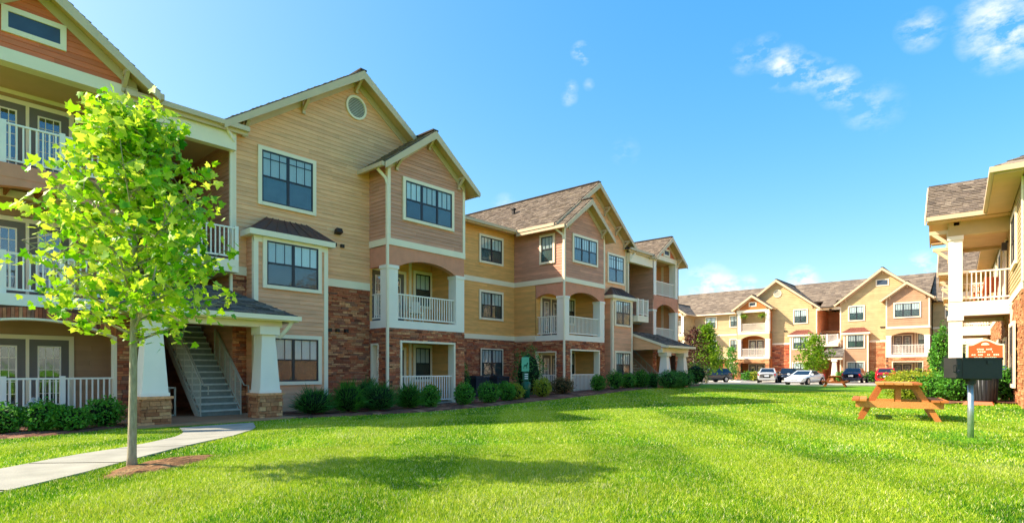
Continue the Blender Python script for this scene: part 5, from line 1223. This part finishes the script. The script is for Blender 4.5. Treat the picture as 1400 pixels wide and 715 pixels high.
# ------------------------------------------------------------------ cars (local: x forward, z up)
def car(label, x, y, rz, paint, style='sedan'):
    T = thing('parked_car', label, 'car', (x, y, gzf(x, y) + .02), rz, 'cars in the parking court'); L2 = 2.25
    # stations: x, z low, z sill, z belt, half width
    if style == 'coupe': st = [(-2.2, .42, .5, .78, .62), (-2.1, .3, .5, .93, .78), (-1.3, .22, .5, .95, .87), (0, .2, .5, .86, .88), (.9, .2, .5, .80, .87), (1.7, .22, .48, .68, .82), (2.1, .28, .42, .58, .7), (2.22, .36, .42, .5, .55)]
    else: st = [(-2.3, .42, .55, .86, .66), (-2.2, .3, .55, 1.0, .80), (-1.5, .24, .55, 1.02, .89), (0, .22, .55, .96, .90), (.9, .22, .55, .94, .89), (1.7, .24, .52, .84, .85), (2.15, .3, .5, .74, .74), (2.28, .38, .5, .62, .6)]
    mb = MB(); R_ = []
    for (xx, zl, zs, zb, hw) in st:
        h = [(hw * .86, zl), (hw, zs - .08), (hw, zs + .1), (hw * .97, zb - .06), (hw * .86, zb), (hw * .45, zb + .03), (0, zb + .04)]
        ring = [(xx, -a, b) for a, b in h] + [(xx, a, b) for a, b in h[::-1][1:]]; b0 = len(mb.v); mb.v += ring; R_.append((b0, len(ring)))
    for (a, n), (b, _) in zip(R_, R_[1:]):
        for k in range(n):
            mb.f.append((a + k, a + (k + 1) % n, b + (k + 1) % n, b + k)); mb.m.append(0); mb.t.append(.5)
    for a, n in (R_[0], R_[-1]): mb.f.append(tuple(a + k for k in range(n))); mb.m.append(0); mb.t.append(.5)
    part('body', mb, paint, T, smooth=True)
    zr = 1.22 if style == 'coupe' else 1.45; zb = .84 if style == 'coupe' else .97
    b0, b1, r0, r1 = (-1.55, .95, -.75, .05) if style == 'coupe' else ((-1.75, 1.05, -1.0, .35) if style == 'sedan' else (-2.15, .95, -1.75, .3))
    wb, wr = .80, .60
    B4_ = [(b0, -wb, zb), (b1, -wb, zb - .04), (b1, wb, zb - .04), (b0, wb, zb)]; T4 = [(r0, -wr, zr - .02), (r1, -wr, zr), (r1, wr, zr), (r0, wr, zr - .02)]
    part('cabin', MB().hexa(B4_ + T4), paint, T)
    def pane(i, j, nm, a=.09):      # glass set into the side i-j of the cabin, 8 mm proud
        q = [Vector(B4_[i]), Vector(B4_[j]), Vector(T4[j]), Vector(T4[i])]; c = sum(q, Vector()) / 4; nrm = (q[1] - q[0]).cross(q[3] - q[0]).normalized()
        if nrm.dot(c - Vector((0, 0, 1))) < 0: nrm = -nrm
        f = lambda u, v: (q[0].lerp(q[1], u)).lerp(q[3].lerp(q[2], u), v) + nrm * .008
        part(nm, MB().ext([f(a, .12), f(1 - a, .12), f(1 - a, .9), f(a, .9)], -nrm * .02), 'car glass', T)
    pane(1, 2, 'windscreen', .07); pane(3, 0, 'rear_window', .08)
    for (i, j) in ((0, 1), (2, 3)): pane(i, j, 'side_window', .08)
    for sx, nm in ((1.4, 0), (-1.4, 1)):
        for sy in (-1, 1):
            w = part('wheel', MB().tube([(sx, sy * .70, .32), (sx, sy * .91, .32)], .32, 18), 'tyre', T)
            part('rim', MB().tube([(sx, sy * .90, .32), (sx, sy * .925, .32)], [.21, .19], 10), 'rim', w)
    for sy in (-1, 1):
        zt_ = .60 if style == 'coupe' else .70
        part('headlight', MB().box(st[-2][0] - .12, st[-2][0] + .07, sy * .62 - .14, sy * .62 + .14, zt_ - .12, zt_ - .01), 'head lamp', T)
        part('tail_light', MB().box(-2.27, -2.02, sy * .64 - .15, sy * .64 + .15, .72, .9), 'tail lamp', T)
        part('mirror', MB().box(.75, .9, sy * .98 - .08, sy * .98 + .08, zb - .0, zb + .13), paint, T)
    part('number_plate', MB().box(-2.34, -2.30, -.2, .2, .62, .76), 'plate', T)
    part('bumper', MB().box(-2.33, -2.2, -.74, .74, .32, .5), paint, T); part('bumper', MB().box(2.12, 2.3, -.68, .68, .3, .42), paint, T)
    part('grille_slot', MB().box(2.24, 2.315, -.34, .34, .43, .5), 'bin black', T)
    return T
def at(px, d): r = (px - 700) / 790.0; return (d * (CF[0] + r * CR[0]), d * (CF[1] + r * CR[1]))
car('silver sedan parked rear towards the lawn in front of the far stone balcony bay', 60.6, 19.2, radians(14), 'paint silver')
car('black car parked just right of the silver sedan', 62.6, 17.9, radians(200), 'paint black')
car('low white coupe facing the lawn nearest the grass', 53.6, 14.0, radians(172), 'paint white', 'coupe')
car('dark navy sedan parked with its tail lights towards the lawn', 66.0, 12.6, radians(2), 'paint navy')
car('bright red hatchback parked right of the navy sedan', 64.5, 9.6, radians(4), 'paint red', 'hatch')
car('charcoal hatchback seen side on beyond the end of the long building', 58.5, 24.4, radians(150), 'paint charcoal', 'hatch')
